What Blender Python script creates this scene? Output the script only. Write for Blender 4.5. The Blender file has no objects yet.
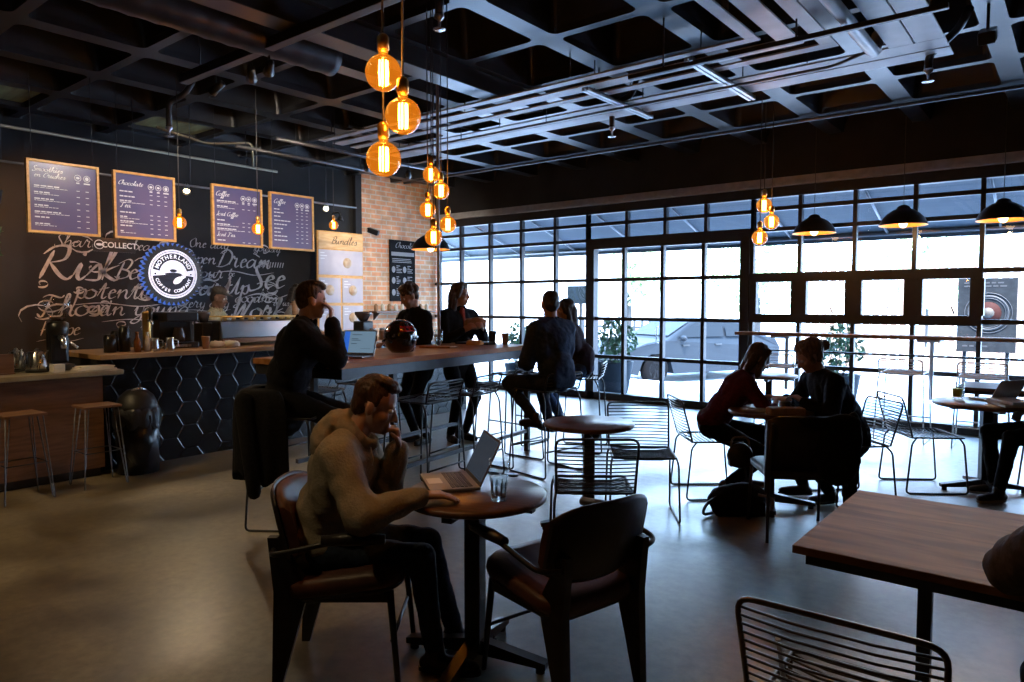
import bpy, bmesh, math, random
from mathutils import Vector, Matrix, noise
random.seed(7)
SC = bpy.context.scene
COL = SC.collection
PI = math.pi
V = Vector

# ------------------------------------------------------------------ materials
MATS = {}
def pmat(name, col, rough=0.5, metal=0.0, var=0.0, scale=8.0, bump=0.0, stretch=(1, 1, 1), col2=None,
         spec=0.5, emit=None, estr=0.0, rough_var=0.0, coat=0.0, detail=4.0, sheen=0.0, distort=0.0):
    """Principled material whose colour, gloss and relief come from procedural noise."""
    if name in MATS:
        return MATS[name]
    m = bpy.data.materials.new(name)
    m.use_nodes = True
    nt = m.node_tree
    b = nt.nodes['Principled BSDF']
    b.inputs['Base Color'].default_value = (*col, 1)
    b.inputs['Roughness'].default_value = rough
    b.inputs['Metallic'].default_value = metal
    b.inputs['Specular IOR Level'].default_value = spec
    if coat:
        b.inputs['Coat Weight'].default_value = coat
        b.inputs['Coat Roughness'].default_value = 0.1
    if sheen:
        b.inputs['Sheen Weight'].default_value = sheen
    if emit:
        b.inputs['Emission Color'].default_value = (*emit, 1)
        b.inputs['Emission Strength'].default_value = estr
    if var or bump or rough_var or col2:
        tc = nt.nodes.new('ShaderNodeTexCoord')
        mp = nt.nodes.new('ShaderNodeMapping')
        mp.inputs['Scale'].default_value = stretch
        nz = nt.nodes.new('ShaderNodeTexNoise')
        nz.inputs['Scale'].default_value = scale
        nz.inputs['Detail'].default_value = detail
        nz.inputs['Distortion'].default_value = distort
        nt.links.new(tc.outputs['Object'], mp.inputs['Vector'])
        nt.links.new(mp.outputs['Vector'], nz.inputs['Vector'])
        if var or col2:
            cr = nt.nodes.new('ShaderNodeValToRGB')
            c2 = col2 or tuple(min(1, c * (1 + var)) for c in col)
            c1 = col if col2 else tuple(c * (1 - var) for c in col)
            cr.color_ramp.elements[0].color = (*c1, 1)
            cr.color_ramp.elements[1].color = (*c2, 1)
            cr.color_ramp.elements[0].position = 0.32
            cr.color_ramp.elements[1].position = 0.68
            nt.links.new(nz.outputs['Fac'], cr.inputs['Fac'])
            nt.links.new(cr.outputs['Color'], b.inputs['Base Color'])
        if rough_var:
            mr = nt.nodes.new('ShaderNodeMapRange')
            mr.inputs['To Min'].default_value = max(0.02, rough - rough_var)
            mr.inputs['To Max'].default_value = rough + rough_var
            nt.links.new(nz.outputs['Fac'], mr.inputs['Value'])
            nt.links.new(mr.outputs['Result'], b.inputs['Roughness'])
        if bump:
            bp = nt.nodes.new('ShaderNodeBump')
            bp.inputs['Strength'].default_value = bump
            bp.inputs['Distance'].default_value = 0.01
            nt.links.new(nz.outputs['Fac'], bp.inputs['Height'])
            nt.links.new(bp.outputs['Normal'], b.inputs['Normal'])
    MATS[name] = m
    return m

def glass_mat(name, tint=(1, 1, 1), refl=0.9, rough=0.0, glow=None, gstr=0.0):
    """Thin clear glass: see-through with a fresnel reflection."""
    m = bpy.data.materials.new(name); m.use_nodes = True
    nt = m.node_tree; nt.nodes.clear()
    o = nt.nodes.new('ShaderNodeOutputMaterial')
    mx = nt.nodes.new('ShaderNodeMixShader')
    t = nt.nodes.new('ShaderNodeBsdfTransparent'); t.inputs[0].default_value = (*tint, 1)
    g = nt.nodes.new('ShaderNodeBsdfGlossy'); g.inputs['Roughness'].default_value = rough
    g.inputs[0].default_value = (refl, refl, refl, 1)
    f = nt.nodes.new('ShaderNodeFresnel'); f.inputs[0].default_value = 1.45
    ge = nt.nodes.new('ShaderNodeNewGeometry'); mr = nt.nodes.new('ShaderNodeMapRange')    # same reflectance from both faces of a thin sheet
    mr.inputs['To Min'].default_value = 1.45; mr.inputs['To Max'].default_value = 1/1.45
    nt.links.new(ge.outputs['Backfacing'], mr.inputs['Value']); nt.links.new(mr.outputs[0], f.inputs[0])
    nt.links.new(f.outputs[0], mx.inputs[0])
    nt.links.new(t.outputs[0], mx.inputs[1]); nt.links.new(g.outputs[0], mx.inputs[2])
    out = mx
    if glow:
        e = nt.nodes.new('ShaderNodeEmission'); e.inputs[0].default_value = (*glow, 1); e.inputs[1].default_value = gstr
        out = nt.nodes.new('ShaderNodeAddShader'); nt.links.new(mx.outputs[0], out.inputs[0]); nt.links.new(e.outputs[0], out.inputs[1])
    nt.links.new(out.outputs[0], o.inputs[0])
    MATS[name] = m
    return m

def emis_mat(name, col, s):
    m = bpy.data.materials.new(name); m.use_nodes = True
    nt = m.node_tree; nt.nodes.clear()
    o = nt.nodes.new('ShaderNodeOutputMaterial'); e = nt.nodes.new('ShaderNodeEmission')
    e.inputs[0].default_value = (*col, 1); e.inputs[1].default_value = s
    nt.links.new(e.outputs[0], o.inputs[0]); MATS[name] = m
    return m

def brick_mat(name, c1, c2, mortar, scale, axis, w=0.5, h=0.25, msize=0.02, rough=0.85):
    m = bpy.data.materials.new(name); m.use_nodes = True
    nt = m.node_tree; b = nt.nodes['Principled BSDF']; b.inputs['Roughness'].default_value = rough
    tc = nt.nodes.new('ShaderNodeTexCoord'); sp = nt.nodes.new('ShaderNodeSeparateXYZ'); cb = nt.nodes.new('ShaderNodeCombineXYZ')
    nt.links.new(tc.outputs['Object'], sp.inputs[0])
    nt.links.new(sp.outputs[axis], cb.inputs[0]); nt.links.new(sp.outputs[2], cb.inputs[1])
    br = nt.nodes.new('ShaderNodeTexBrick')
    br.inputs['Color1'].default_value = (*c1, 1); br.inputs['Color2'].default_value = (*c2, 1); br.inputs['Mortar'].default_value = (*mortar, 1)
    br.inputs['Scale'].default_value = scale; br.inputs['Mortar Size'].default_value = msize
    br.inputs['Brick Width'].default_value = w; br.inputs['Row Height'].default_value = h
    nt.links.new(cb.outputs[0], br.inputs['Vector'])
    nz = nt.nodes.new('ShaderNodeTexNoise'); nz.inputs['Scale'].default_value = 5; nz.inputs['Detail'].default_value = 6
    nt.links.new(tc.outputs['Object'], nz.inputs['Vector'])
    mx = nt.nodes.new('ShaderNodeMixRGB'); mx.blend_type = 'OVERLAY'; mx.inputs[0].default_value = 0.65
    nt.links.new(br.outputs['Color'], mx.inputs[1]); nt.links.new(nz.outputs['Fac'], mx.inputs[2])
    hs = nt.nodes.new('ShaderNodeHueSaturation'); hs.inputs['Saturation'].default_value = 1.0; hs.inputs['Value'].default_value = 1.25
    nt.links.new(mx.outputs[0], hs.inputs['Color']); nt.links.new(hs.outputs[0], b.inputs['Base Color'])
    bp = nt.nodes.new('ShaderNodeBump'); bp.inputs['Strength'].default_value = 0.6; bp.inputs['Distance'].default_value = 0.01; bp.invert = True
    nt.links.new(br.outputs['Fac'], bp.inputs['Height']); nt.links.new(bp.outputs[0], b.inputs['Normal'])
    MATS[name] = m
    return m

# ------------------------------------------------------------------ mesh builder
class MB:
    """Collects shapes; build() links them as one mesh object."""
    def __init__(s): s.bm = bmesh.new(); s.mats = []
    def _m(s, faces, m):
        if m is None: return
        if m not in s.mats: s.mats.append(m)
        i = s.mats.index(m)
        for f in faces: f.material_index = i
    def box(s, c, d, rot=None, m=None, bev=0.0, M=None):
        r = bmesh.ops.create_cube(s.bm, size=1.0)
        T = Matrix.Translation(V(c)) @ (rot.to_4x4() if rot else Matrix()) @ Matrix.Diagonal((*d, 1))
        if M: T = M @ T
        bmesh.ops.transform(s.bm, matrix=T, verts=r['verts'])
        fs = {f for v in r['verts'] for f in v.link_faces}
        s._m(fs, m)
        if bev:
            es = {e for v in r['verts'] for e in v.link_edges}
            q = bmesh.ops.bevel(s.bm, geom=list(es), offset=bev, segments=2, affect='EDGES', profile=0.6)
            s._m(q['faces'], m)
        return s
    def bb(s, x0, x1, y0, y1, z0, z1, m=None, bev=0.0):
        return s.box(((x0+x1)/2, (y0+y1)/2, (z0+z1)/2), (abs(x1-x0), abs(y1-y0), abs(z1-z0)), m=m, bev=bev)
    def ring(s, pts): return [s.bm.verts.new(p) for p in pts]
    def skin(s, rings, m=None, closed=True, caps=True, smooth=True):
        fs = []
        for a, b in zip(rings, rings[1:]):
            n = len(a)
            for i in range(n if closed else n-1):
                j = (i+1) % n
                try:
                    f = s.bm.faces.new((a[i], a[j], b[j], b[i])); f.smooth = smooth; fs.append(f)
                except ValueError: pass
        if caps and closed:
            for r, fl in ((rings[0], True), (rings[-1], False)):
                try: fs.append(s.bm.faces.new(list(reversed(r)) if fl else r))
                except ValueError: pass
        s._m(fs, m)
        return s
    def tube(s, pts, r, seg=8, m=None, closed=False, fillet=0.0):
        pts = [V(p) for p in pts]
        if fillet: pts = round_path(pts, fillet, closed)
        n = len(pts); rs = r if isinstance(r, (list, tuple)) else [r]*n
        rings = []; prev = None
        for i, p in enumerate(pts):
            a = pts[(i-1) % n] if (closed or i > 0) else p
            b = pts[(i+1) % n] if (closed or i < n-1) else p
            t = (b-a).normalized()
            if prev is None:
                u = t.orthogonal().normalized()
            else:
                u = (prev - t*prev.dot(t))
                u = u.normalized() if u.length > 1e-6 else t.orthogonal().normalized()
            prev = u; w = t.cross(u)
            rr = rs[min(i, len(rs)-1)]
            rings.append(s.ring([p + (u*math.cos(k*2*PI/seg) + w*math.sin(k*2*PI/seg))*rr for k in range(seg)]))
        if closed: rings.append(rings[0])
        return s.skin(rings, m, caps=not closed)
    def lathe(s, prof, c=(0, 0, 0), seg=24, m=None, M=None, hollow=False, caps=True):
        c = V(c); rings = []; prof = list(prof)
        for r, z in prof:
            ps = [c + V((r*math.cos(k*2*PI/seg), r*math.sin(k*2*PI/seg), z)) for k in range(seg)]
            if M: ps = [M @ p for p in ps]
            rings.append(s.ring(ps))
        if hollow: return s.skin(rings+[rings[0]], m, caps=False)
        return s.skin(rings, m, caps=caps)
    def prism(s, poly, axis, a, b, m=None, smooth=False):
        """poly: 2-D outline; axis: 0,1,2 = the extrusion axis, from a to b."""
        def P(p, t):
            q = list(p); q.insert(axis, t); return V(q)
        return s.skin([s.ring([P(p, a) for p in poly]), s.ring([P(p, b) for p in poly])], m, smooth=smooth)
    def poly(s, pts, m=None):
        f = s.bm.faces.new(s.ring([V(p) for p in pts])); s._m([f], m); return s
    def ell(s, c, r, rot=None, m=None, u=16, v=10):
        q = bmesh.ops.create_uvsphere(s.bm, u_segments=u, v_segments=v, radius=1.0)
        T = Matrix.Translation(V(c)) @ (rot.to_4x4() if rot else Matrix()) @ Matrix.Diagonal((*r, 1))
        bmesh.ops.transform(s.bm, matrix=T, verts=q['verts'])
        fs = {f for x in q['verts'] for f in x.link_faces}
        for f in fs: f.smooth = True
        s._m(fs, m)
        return s
    def cap(s, p0, p1, r0, r1, seg=12, m=None):
        p0, p1 = V(p0), V(p1); t = p1-p0
        if t.length < 1e-5: return s.ell(p0, (r0,)*3, m=m)
        t.normalize(); u = t.orthogonal().normalized(); w = t.cross(u); rings = []
        for p, r, sg in ((p0, r0, -1), (p1, r1, 1)):
            for k in ((80, 45, 0) if sg < 0 else (0, 45, 80)):
                a = math.radians(k)
                q = p + t*(sg*r*math.sin(a)); rr = r*math.cos(a)
                rings.append(s.ring([q + (u*math.cos(j*2*PI/seg) + w*math.sin(j*2*PI/seg))*rr for j in range(seg)]))
        return s.skin(rings, m)
    def mesh(s, me, M, m=None):
        tmp = bmesh.new(); tmp.from_mesh(me); tmp.transform(M)
        vs = {v: s.bm.verts.new(v.co) for v in tmp.verts}; fs = []
        for f in tmp.faces:
            try: fs.append(s.bm.faces.new([vs[v] for v in f.verts]))
            except ValueError: pass
        tmp.free(); s._m(fs, m); return s
    def build(s, name, m=None, parent=None, label=None, cat=None, group=None, kind=None, loc=None, rz=0.0, smooth=None, M=None, shade=None):
        if M: bmesh.ops.transform(s.bm, matrix=M, verts=s.bm.verts)
        bmesh.ops.recalc_face_normals(s.bm, faces=s.bm.faces)
        me = bpy.data.meshes.new(name); s.bm.to_mesh(me); s.bm.free()
        if not s.mats and m: me.materials.append(m)
        for x in s.mats: me.materials.append(x)
        if smooth is not None:
            for p in me.polygons: p.use_smooth = smooth
        return link(name, me, parent, label, cat, group, kind, loc, rz)

def link(name, me, parent=None, label=None, cat=None, group=None, kind=None, loc=None, rz=0.0):
    o = bpy.data.objects.new(name, me); COL.objects.link(o)
    if parent: o.parent = parent
    if loc is not None: o.location = loc
    if rz: o.rotation_euler = (0, 0, rz)
    tag(o, label, cat, group, kind)
    return o
def tag(o, label=None, cat=None, group=None, kind=None):
    if label: o['label'] = label
    if cat: o['category'] = cat
    if group: o['group'] = group
    if kind: o['kind'] = kind
    return o
def empty(name, loc, rz=0.0, label=None, cat=None, group=None, kind=None):
    o = bpy.data.objects.new(name, None); COL.objects.link(o)
    o.location = loc; o.rotation_euler = (0, 0, rz); o.empty_display_size = 0.1
    return tag(o, label, cat, group, kind)
def copy_tree(o, parent=None):
    c = o.copy(); COL.objects.link(c); c.parent = parent
    for ch in list(o.children): copy_tree(ch, c)
    return c
def again(src, loc, rz, label, group=None):
    """Another one of a kind: the thing and every part of it copied."""
    c = copy_tree(src); c.location = loc; c.rotation_euler = (0, 0, rz); c['label'] = label
    if group: c['group'] = group
    return c
def round_path(pts, r, closed=False, k=5):
    out = []; n = len(pts)
    for i, p in enumerate(pts):
        if not closed and i in (0, n-1): out.append(p); continue
        a, b = pts[(i-1) % n], pts[(i+1) % n]
        da, db = (a-p), (b-p); rr = min(r, da.length*0.48, db.length*0.48)
        A, B = p+da.normalized()*rr, p+db.normalized()*rr
        for j in range(k+1):
            t = j/k; out.append(A*(1-t)**2 + p*2*t*(1-t) + B*t*t)
    return out
def rotz(a): return Matrix.Rotation(a, 3, 'Z')
def rrect(w, h, r, k=4, cx=0, cy=0):
    out = []
    for sx, sy, a0 in ((1, 1, 0), (-1, 1, 90), (-1, -1, 180), (1, -1, 270)):
        for j in range(k+1):
            a = math.radians(a0 + 90*j/k)
            out.append((cx + sx*(w/2-r) + r*math.cos(a), cy + sy*(h/2-r) + r*math.sin(a)))
    return out

# ------------------------------------------------------------------ lettering
_TXT = {}
def text_me(s, shear=0.0, bold=0.0, depth=0.0):
    k = (s, shear, bold, depth)
    if k not in _TXT:
        cu = bpy.data.curves.new('lettering', 'FONT'); cu.body = s; cu.shear = shear; cu.offset = bold; cu.extrude = depth
        cu.align_x = 'CENTER'; cu.align_y = 'CENTER'; cu.resolution_u = 3
        o = bpy.data.objects.new('lettering', cu); TMP.collection.objects.link(o)
        dg = bench()
        _TXT[k] = bpy.data.meshes.new_from_object(o.evaluated_get(dg))
        bpy.data.objects.remove(o)
    return _TXT[k]
TMP = bpy.data.scenes.new('workbench')
def bench():
    vl = TMP.view_layers[0]; vl.update(); return vl.depsgraph
# script hand: x as digits, y as letters (e = baseline, i = x-height, m = ascender, a = descender)
HAND = dict(
 a='4h2i0g1e3f4i 4i4f5e6f', b='0f2m1m1f2e4f4h2i1g', c='4h2i0g1e3e5f', d='4h2i0g1e3f4i 5m4f5e6f', e='0g3h2i1h1f2e4f',
 f='0f3l2m1k1a0b2e3f', g='4h2i0g1e3f4i 4i4c2a0b5f', h='0f2l1m1e 1g3i4h4f5e6f', i='0f1i1f2e3f 1k1l', k='0f2l1m1e 4i1g4e5f',
 l='0f2l1m1f2e3f', m='0g1i1e 1g3i3e 3g5i5f6e7f', n='0g1i1e 1g3i4h4f5e6f', o='2i0h0f2e4f4h2i4h5h', p='0g1i1a 1h3i4h4f3e1f',
 r='0f1j2i3i3f4e5f', s='0f2i3g3e0e', t='0f2l2f3e4f 0i4j', u='0g1i1f2e3f4i 4i4f5e6f', v='0h1i2e4i5i', w='0h1i1f2e3f3h 3h4e6f6i7i',
 y='0g1i1f2e4f4i 4i4c2a0b5f', R='2l1e 0k2m5m5j2i 2i5f7e8f', B='2l1e 0k3m5l4i2i5h5f2e0f', C='5l4m1k0g2e5f', D='2l1e 0k3m6k6g3e0e',
 S='5l3m1k4g4e1d0f', W='0l1m1e4k4e7m8l', Y='0l1m2i4h6m 6m5d3a1b7e', U='0l1m1g2e4f6m 6m6f7e8f', H='1m1e 6m6e7e 0h7i',
 T='3m2e0f 0l2m6l7m', I='1m4m 3m2e0f', P='2l1e 0k3m5l4i2h', G='5l4m1k0g2e5g3g', O='3m0j1f3e5g4l3m')
def catmull(p, k=5):
    out = []
    for i in range(len(p)-1):
        a, b, c, d = p[max(i-1, 0)], p[i], p[i+1], p[min(i+2, len(p)-1)]
        for j in range(k):
            t = j/k
            out.append(tuple(0.5*((2*b[q]) + (-a[q]+c[q])*t + (2*a[q]-5*b[q]+4*c[q]-d[q])*t*t + (-a[q]+3*b[q]-3*c[q]+d[q])*t**3) for q in (0, 1)))
    out.append(p[-1]); return out
def script(mb, word, x, z, h, put, m=None, shear=0.35, pen=0.5, swash=False):
    """Write a word in a slanting broad-pen hand; h = x-height; put(x, z) gives the 3-D point."""
    u = h/4.0
    def stroke(pts, wid):
        pts = catmull(pts)
        L = []; R = []
        for i, p in enumerate(pts):
            a, b = pts[max(i-1, 0)], pts[min(i+1, len(pts)-1)]
            dx, dy = b[0]-a[0], b[1]-a[1]; l = math.hypot(dx, dy) or 1
            t = i/max(1, len(pts)-1)
            w = wid*(0.35 + 0.65*abs(math.sin(math.atan2(dy, dx)-0.35)))*min(1, 0.3+4*t, 0.3+4*(1-t))
            L.append((p[0]-dy/l*w/2, p[1]+dx/l*w/2)); R.append((p[0]+dy/l*w/2, p[1]-dx/l*w/2))
        mb.skin([mb.ring([put(*q) for q in L]), mb.ring([put(*q) for q in R])], m, closed=False, caps=False, smooth=False)
    cx = x
    for ch in word:
        if ch == ' ': cx += 4*u; continue
        g = HAND[ch]; mx = 0
        for st in g.split():
            P = []
            for q in range(0, len(st), 2):
                gx, gy = int(st[q]), ord(st[q+1])-101
                mx = max(mx, gx); P.append((cx + (gx + gy*shear)*u, z + gy*u))
            stroke(P, pen*u*2)
        cx += (mx + 0.05)*u
    if swash:
        stroke([(x-1*u, z-3*u), (x+(cx-x)*0.3, z-2*u), (x+(cx-x)*0.7, z-3.6*u), (cx+2*u, z-2*u)], pen*u*1.5)
    return cx
# ------------------------------------------------------------------ palette
wall_black = pmat('black_wall_paint', (0.014, 0.014, 0.016), 0.75, var=0.3, scale=3, bump=0.05)
chalk_wall = pmat('blackboard_wall', (0.008, 0.0085, 0.009), 0.8, col2=(0.016, 0.0165, 0.017), scale=1.6, detail=8)
ceil_black = pmat('ceiling_paint', (0.016, 0.0165, 0.018), 0.33, var=0.25, scale=6, rough_var=0.08, spec=0.55)
steel_dark = pmat('dark_steel', (0.018, 0.019, 0.021), 0.38, spec=0.5, var=0.2, scale=20)
frame_m = pmat('window_frame_paint', (0.014, 0.016, 0.019), 0.45, var=0.2, scale=15)
lip_m = pmat('lintel_trim_paint', (0.4, 0.42, 0.45), 0.45, var=0.15, scale=10)
duct_m = pmat('ceiling_slat_paint', (0.36, 0.375, 0.39), 0.45, var=0.12, scale=5)
pipe_m = pmat('conduit', (0.12, 0.12, 0.125), 0.4, metal=0.6, var=0.2, scale=30)
spiral_m = pmat('spiral_duct_black', (0.025, 0.025, 0.028), 0.4, metal=0.3, var=0.2, scale=12)
brick_m = brick_mat('old_brick', (0.62, 0.25, 0.12), (0.50, 0.30, 0.17), (0.52, 0.42, 0.32), 1.0, 1, 0.24, 0.085, 0.012)
chrome = pmat('chromed_wire', (0.5, 0.5, 0.52), 0.22, metal=1.0, rough_var=0.06, scale=30)
wire_black = pmat('black_wire', (0.016, 0.016, 0.018), 0.35, var=0.2, scale=20)
wire_white = pmat('white_wire', (0.72, 0.73, 0.75), 0.35, var=0.05, scale=20)
wire_bronze = pmat('bronze_wire', (0.16, 0.125, 0.085), 0.32, metal=0.8, var=0.2, scale=30)
wood_dark = pmat('walnut_top', (0.09, 0.042, 0.022), 0.32, col2=(0.17, 0.083, 0.042), scale=4, stretch=(1.5, 14, 4), detail=6, bump=0.04, distort=0.6)
wood_table = pmat('brown_table_oak', (0.12, 0.054, 0.026), 0.6, spec=0.14, col2=(0.38, 0.205, 0.105), scale=2.4, stretch=(1.0, 7, 4), detail=8, bump=0.06, distort=0.8)
wood_bar = pmat('bar_top_oak', (0.32, 0.12, 0.035), 0.45, spec=0.15, col2=(0.48, 0.22, 0.085), scale=2.5, stretch=(10, 1.2, 4), detail=7, bump=0.04, distort=0.5)
wood_front = pmat('red_brown_panel', (0.10, 0.045, 0.02), 0.5, col2=(0.18, 0.085, 0.04), scale=2.0, stretch=(4, 2, 16), detail=7, bump=0.08, distort=0.4)
wood_light = pmat('pale_pine', (0.62, 0.32, 0.08), 0.45, col2=(0.78, 0.45, 0.14), scale=4, stretch=(3, 3, 10), detail=5)
wood_edge = pmat('counter_oak', (0.36, 0.20, 0.085), 0.4, col2=(0.5, 0.3, 0.14), scale=3, stretch=(8, 1.5, 6), detail=6)
leather = pmat('brown_leather', (0.06, 0.024, 0.016), 0.45, spec=0.35, col2=(0.11, 0.046, 0.03), scale=9, bump=0.25, detail=8, rough_var=0.08)
leather_dk = pmat('dark_leather', (0.022, 0.017, 0.016), 0.4, var=0.3, scale=9, bump=0.2, detail=8)
char_wood = pmat('blackened_wood', (0.016, 0.013, 0.012), 0.42, var=0.3, scale=6, stretch=(1, 1, 6))
black_plastic = pmat('black_plastic', (0.014, 0.014, 0.015), 0.3, var=0.2, scale=30)
black_fabric = pmat('black_fabric', (0.006, 0.006, 0.007), 0.95, var=0.4, scale=60, bump=0.3, spec=0.2)
steel = pmat('brushed_steel', (0.55, 0.56, 0.58), 0.28, metal=1.0, rough_var=0.08, scale=12, stretch=(1, 12, 1))
white_m = pmat('white_enamel', (0.75, 0.75, 0.74), 0.4, var=0.04, scale=10)
cream = pmat('cream_paper', (0.62, 0.58, 0.5), 0.8, var=0.08, scale=14)
kraft = pmat('kraft_paper', (0.34, 0.20, 0.11), 0.8, var=0.2, scale=16, bump=0.2)
paint_white = pmat('white_lettering', (0.78, 0.79, 0.82), 0.7, var=0.04, scale=30)
chalk = pmat('chalk_lettering', (0.34, 0.34, 0.335), 0.9, col2=(0.6, 0.6, 0.59), scale=12, detail=6)
panel_blue = pmat('menu_panel', (0.10, 0.095, 0.22), 0.3, col2=(0.16, 0.11, 0.21), scale=2.2, detail=2)
clear_glass = glass_mat('clear_glass')
window_glass = glass_mat('window_glass', (0.97, 0.985, 0.99))
glass_tumbler = glass_mat('tumbler_glass', (0.93, 0.95, 0.95))
amber_glass = glass_mat('amber_glass', (1.0, 0.66, 0.25), 0.9, glow=(1.0, 0.30, 0.015), gstr=0.30)

def floor_material():
    m = bpy.data.materials.new('polished_concrete'); m.use_nodes = True
    nt = m.node_tree; b = nt.nodes['Principled BSDF']; N = nt.nodes.new; L = nt.links.new
    tc = N('ShaderNodeTexCoord')
    n1 = N('ShaderNodeTexNoise'); n1.inputs['Scale'].default_value = 1.5; n1.inputs['Detail'].default_value = 6; n1.inputs['Roughness'].default_value = 0.5; n1.inputs['Distortion'].default_value = 0.25
    n2 = N('ShaderNodeTexNoise'); n2.inputs['Scale'].default_value = 16; n2.inputs['Detail'].default_value = 10; n2.inputs['Roughness'].default_value = 0.65
    L(tc.outputs['Object'], n1.inputs['Vector']); L(tc.outputs['Object'], n2.inputs['Vector'])
    cr = N('ShaderNodeValToRGB')
    cr.color_ramp.elements[0].position = 0.3; cr.color_ramp.elements[0].color = (0.07, 0.05, 0.022, 1)
    cr.color_ramp.elements[1].position = 0.72; cr.color_ramp.elements[1].color = (0.28, 0.215, 0.11, 1)
    L(n1.outputs['Fac'], cr.inputs['Fac'])
    mx = N('ShaderNodeMixRGB'); mx.blend_type = 'OVERLAY'; mx.inputs[0].default_value = 0.8
    L(cr.outputs[0], mx.inputs[1]); L(n2.outputs['Fac'], mx.inputs[2])
    hs = N('ShaderNodeHueSaturation'); hs.inputs['Saturation'].default_value = 0.8
    L(mx.outputs[0], hs.inputs['Color']); L(hs.outputs[0], b.inputs['Base Color'])
    mr = N('ShaderNodeMapRange'); mr.inputs['From Min'].default_value = 0.3; mr.inputs['From Max'].default_value = 0.7; mr.inputs['To Min'].default_value = 0.285; mr.inputs['To Max'].default_value = 0.5
    L(n1.outputs['Fac'], mr.inputs['Value']); L(mr.outputs[0], b.inputs['Roughness']); L(mr.outputs[0], b.inputs['Coat Roughness'])
    bp = N('ShaderNodeBump'); bp.inputs['Strength'].default_value = 0.09; bp.inputs['Distance'].default_value = 0.01
    n3 = N('ShaderNodeTexNoise'); n3.inputs['Scale'].default_value = 6; n3.inputs['Detail'].default_value = 4
    L(tc.outputs['Object'], n3.inputs['Vector']); L(n3.outputs['Fac'], bp.inputs['Height']); L(bp.outputs[0], b.inputs['Normal'])
    b.inputs['Specular IOR Level'].default_value = 0.85
    b.inputs['Coat Weight'].default_value = 0.55; b.inputs['Coat Roughness'].default_value = 0.285
    return m
floor_m = floor_material()

# ------------------------------------------------------------------ room shell
XL, YF, XR, YB = -9.92, 9.9, 4.2, -3.6
def structure(mb, name, m=None, parent=None): return mb.build(name, m, parent, kind='structure')
structure(MB().bb(XL-0.2, XR+0.2, YB-0.2, YF+0.04, -0.2, 0), 'floor', floor_m)
wl = structure(MB().bb(XL-0.2, XL, YB, 8.0, 0, 4.4), 'wall_left', chalk_wall)
structure(MB().bb(XL-0.2, XL+0.03, 8.03, YF+0.04, 0, 4.4), 'wall_left_brick', brick_m)
structure(MB().bb(XL-0.02, XL+0.09, 7.9, 8.03, 0, 4.2), 'trim_1', wall_black)
structure(MB().bb(XR, XR+0.2, YB, YF, 0, 4.4), 'wall_right', wall_black)
structure(MB().bb(XL-0.2, XR+0.2, YB-0.2, YB, 0, 4.4), 'wall_back', wall_black)
structure(MB().bb(XL-0.2, XR+0.2, YF-0.04, YF+0.14, 3.15, 4.4).bb(1.1, XR+0.2, YF-0.04, YF+0.14, 0, 3.15), 'wall_front', wall_black)
structure(MB().bb(XL+0.05, XR, YF-0.16, YF-0.04, 3.135, 3.17).bb(XL+0.05, XR, YF-0.07, YF-0.04, 3.17, 3.26), 'trim_2', lip_m)

# waffle ceiling: ribs 0.98 m apart with tapered coffers between them
def coffers():
    mb = MB(); xs = [XL-0.1]; ys = [YB-0.1]
    gx = [-0.62-0.98*k for k in range(-4, 10)][::-1]; gy = [8.8-0.98*k for k in range(-1, 12)][::-1]
    xs += [x for x in gx if XL+0.15 < x < XR-0.1] + [XR+0.1]
    ys += [y for y in gy if YB+0.1 < y < YF-0.15] + [YF+0.05]
    zb, zt = 3.75, 4.2
    for x0, x1 in zip(xs, xs[1:]):
        for y0, y1 in zip(ys, ys[1:]):
            w, h = x1-x0, y1-y0; cx, cy = (x0+x1)/2, (y0+y1)/2
            ix, iy, i1 = 0.095, 0.045, 0.16
            A = mb.ring([(x1, y1, zb), (x0, y1, zb), (x0, y0, zb), (x1, y0, zb)])
            k = 4
            R = mb.ring([(*p, zb) for p in rrect(w-2*ix, h-2*iy, 0.07, k, cx, cy)])
            S = mb.ring([(*p, zb+0.06) for p in rrect(w-2*ix-0.01, h-2*iy-0.01, 0.07, k, cx, cy)])
            T = mb.ring([(*p, zt) for p in rrect(w-2*i1, h-2*i1, 0.06, k, cx, cy)])
            for c in range(4):
                for j in range(k): mb.bm.faces.new((A[c], R[c*(k+1)+j], R[c*(k+1)+j+1]))
                mb.bm.faces.new((A[c], R[c*(k+1)+k], R[((c+1) % 4)*(k+1)], A[(c+1) % 4]))
            mb.skin([R, S, T], caps=False, smooth=False); mb.bm.faces.new(T)
    bmesh.ops.remove_doubles(mb.bm, verts=mb.bm.verts, dist=1e-4)
    mb.bb(XL-0.2, XR+0.2, YB-0.2, YF+0.1, 4.25, 4.45)
    return structure(mb, 'ceiling', ceil_black)
coffers()

# ------------------------------------------------------------------ glazed wall
def bars(mb, xs, zs, x0, x1, z0, z1, w=0.05, dep=0.09, hb=0.055):
    for x in xs: mb.bb(x-w/2, x+w/2, YF-dep/2, YF+dep/2, z0, z1, bev=0.004)
    for z in zs: mb.bb(x0, x1, YF-dep/2+0.008, YF+dep/2-0.008, z-hb/2, z+hb/2)
def window(name, xs, zs, x0, x1, z0, z1, extra=None, glass_z=None):
    mb = MB(); bars(mb, xs, zs, x0, x1, z0, z1)
    mb.bb(x0, x1, YF-0.06, YF+0.06, 3.0, 3.15) if z1 > 3 else None
    if z0 == 0: mb.bb(x0, x1, YF-0.07, YF+0.07, 0, 0.11)
    if extra: extra(mb)
    o = structure(mb, name, frame_m)
    g = MB().poly([(x0, YF, z0), (x1, YF, z0), (x1, YF, z1), (x0, YF, z1)]).build('glass', window_glass, o)
    return o
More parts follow.
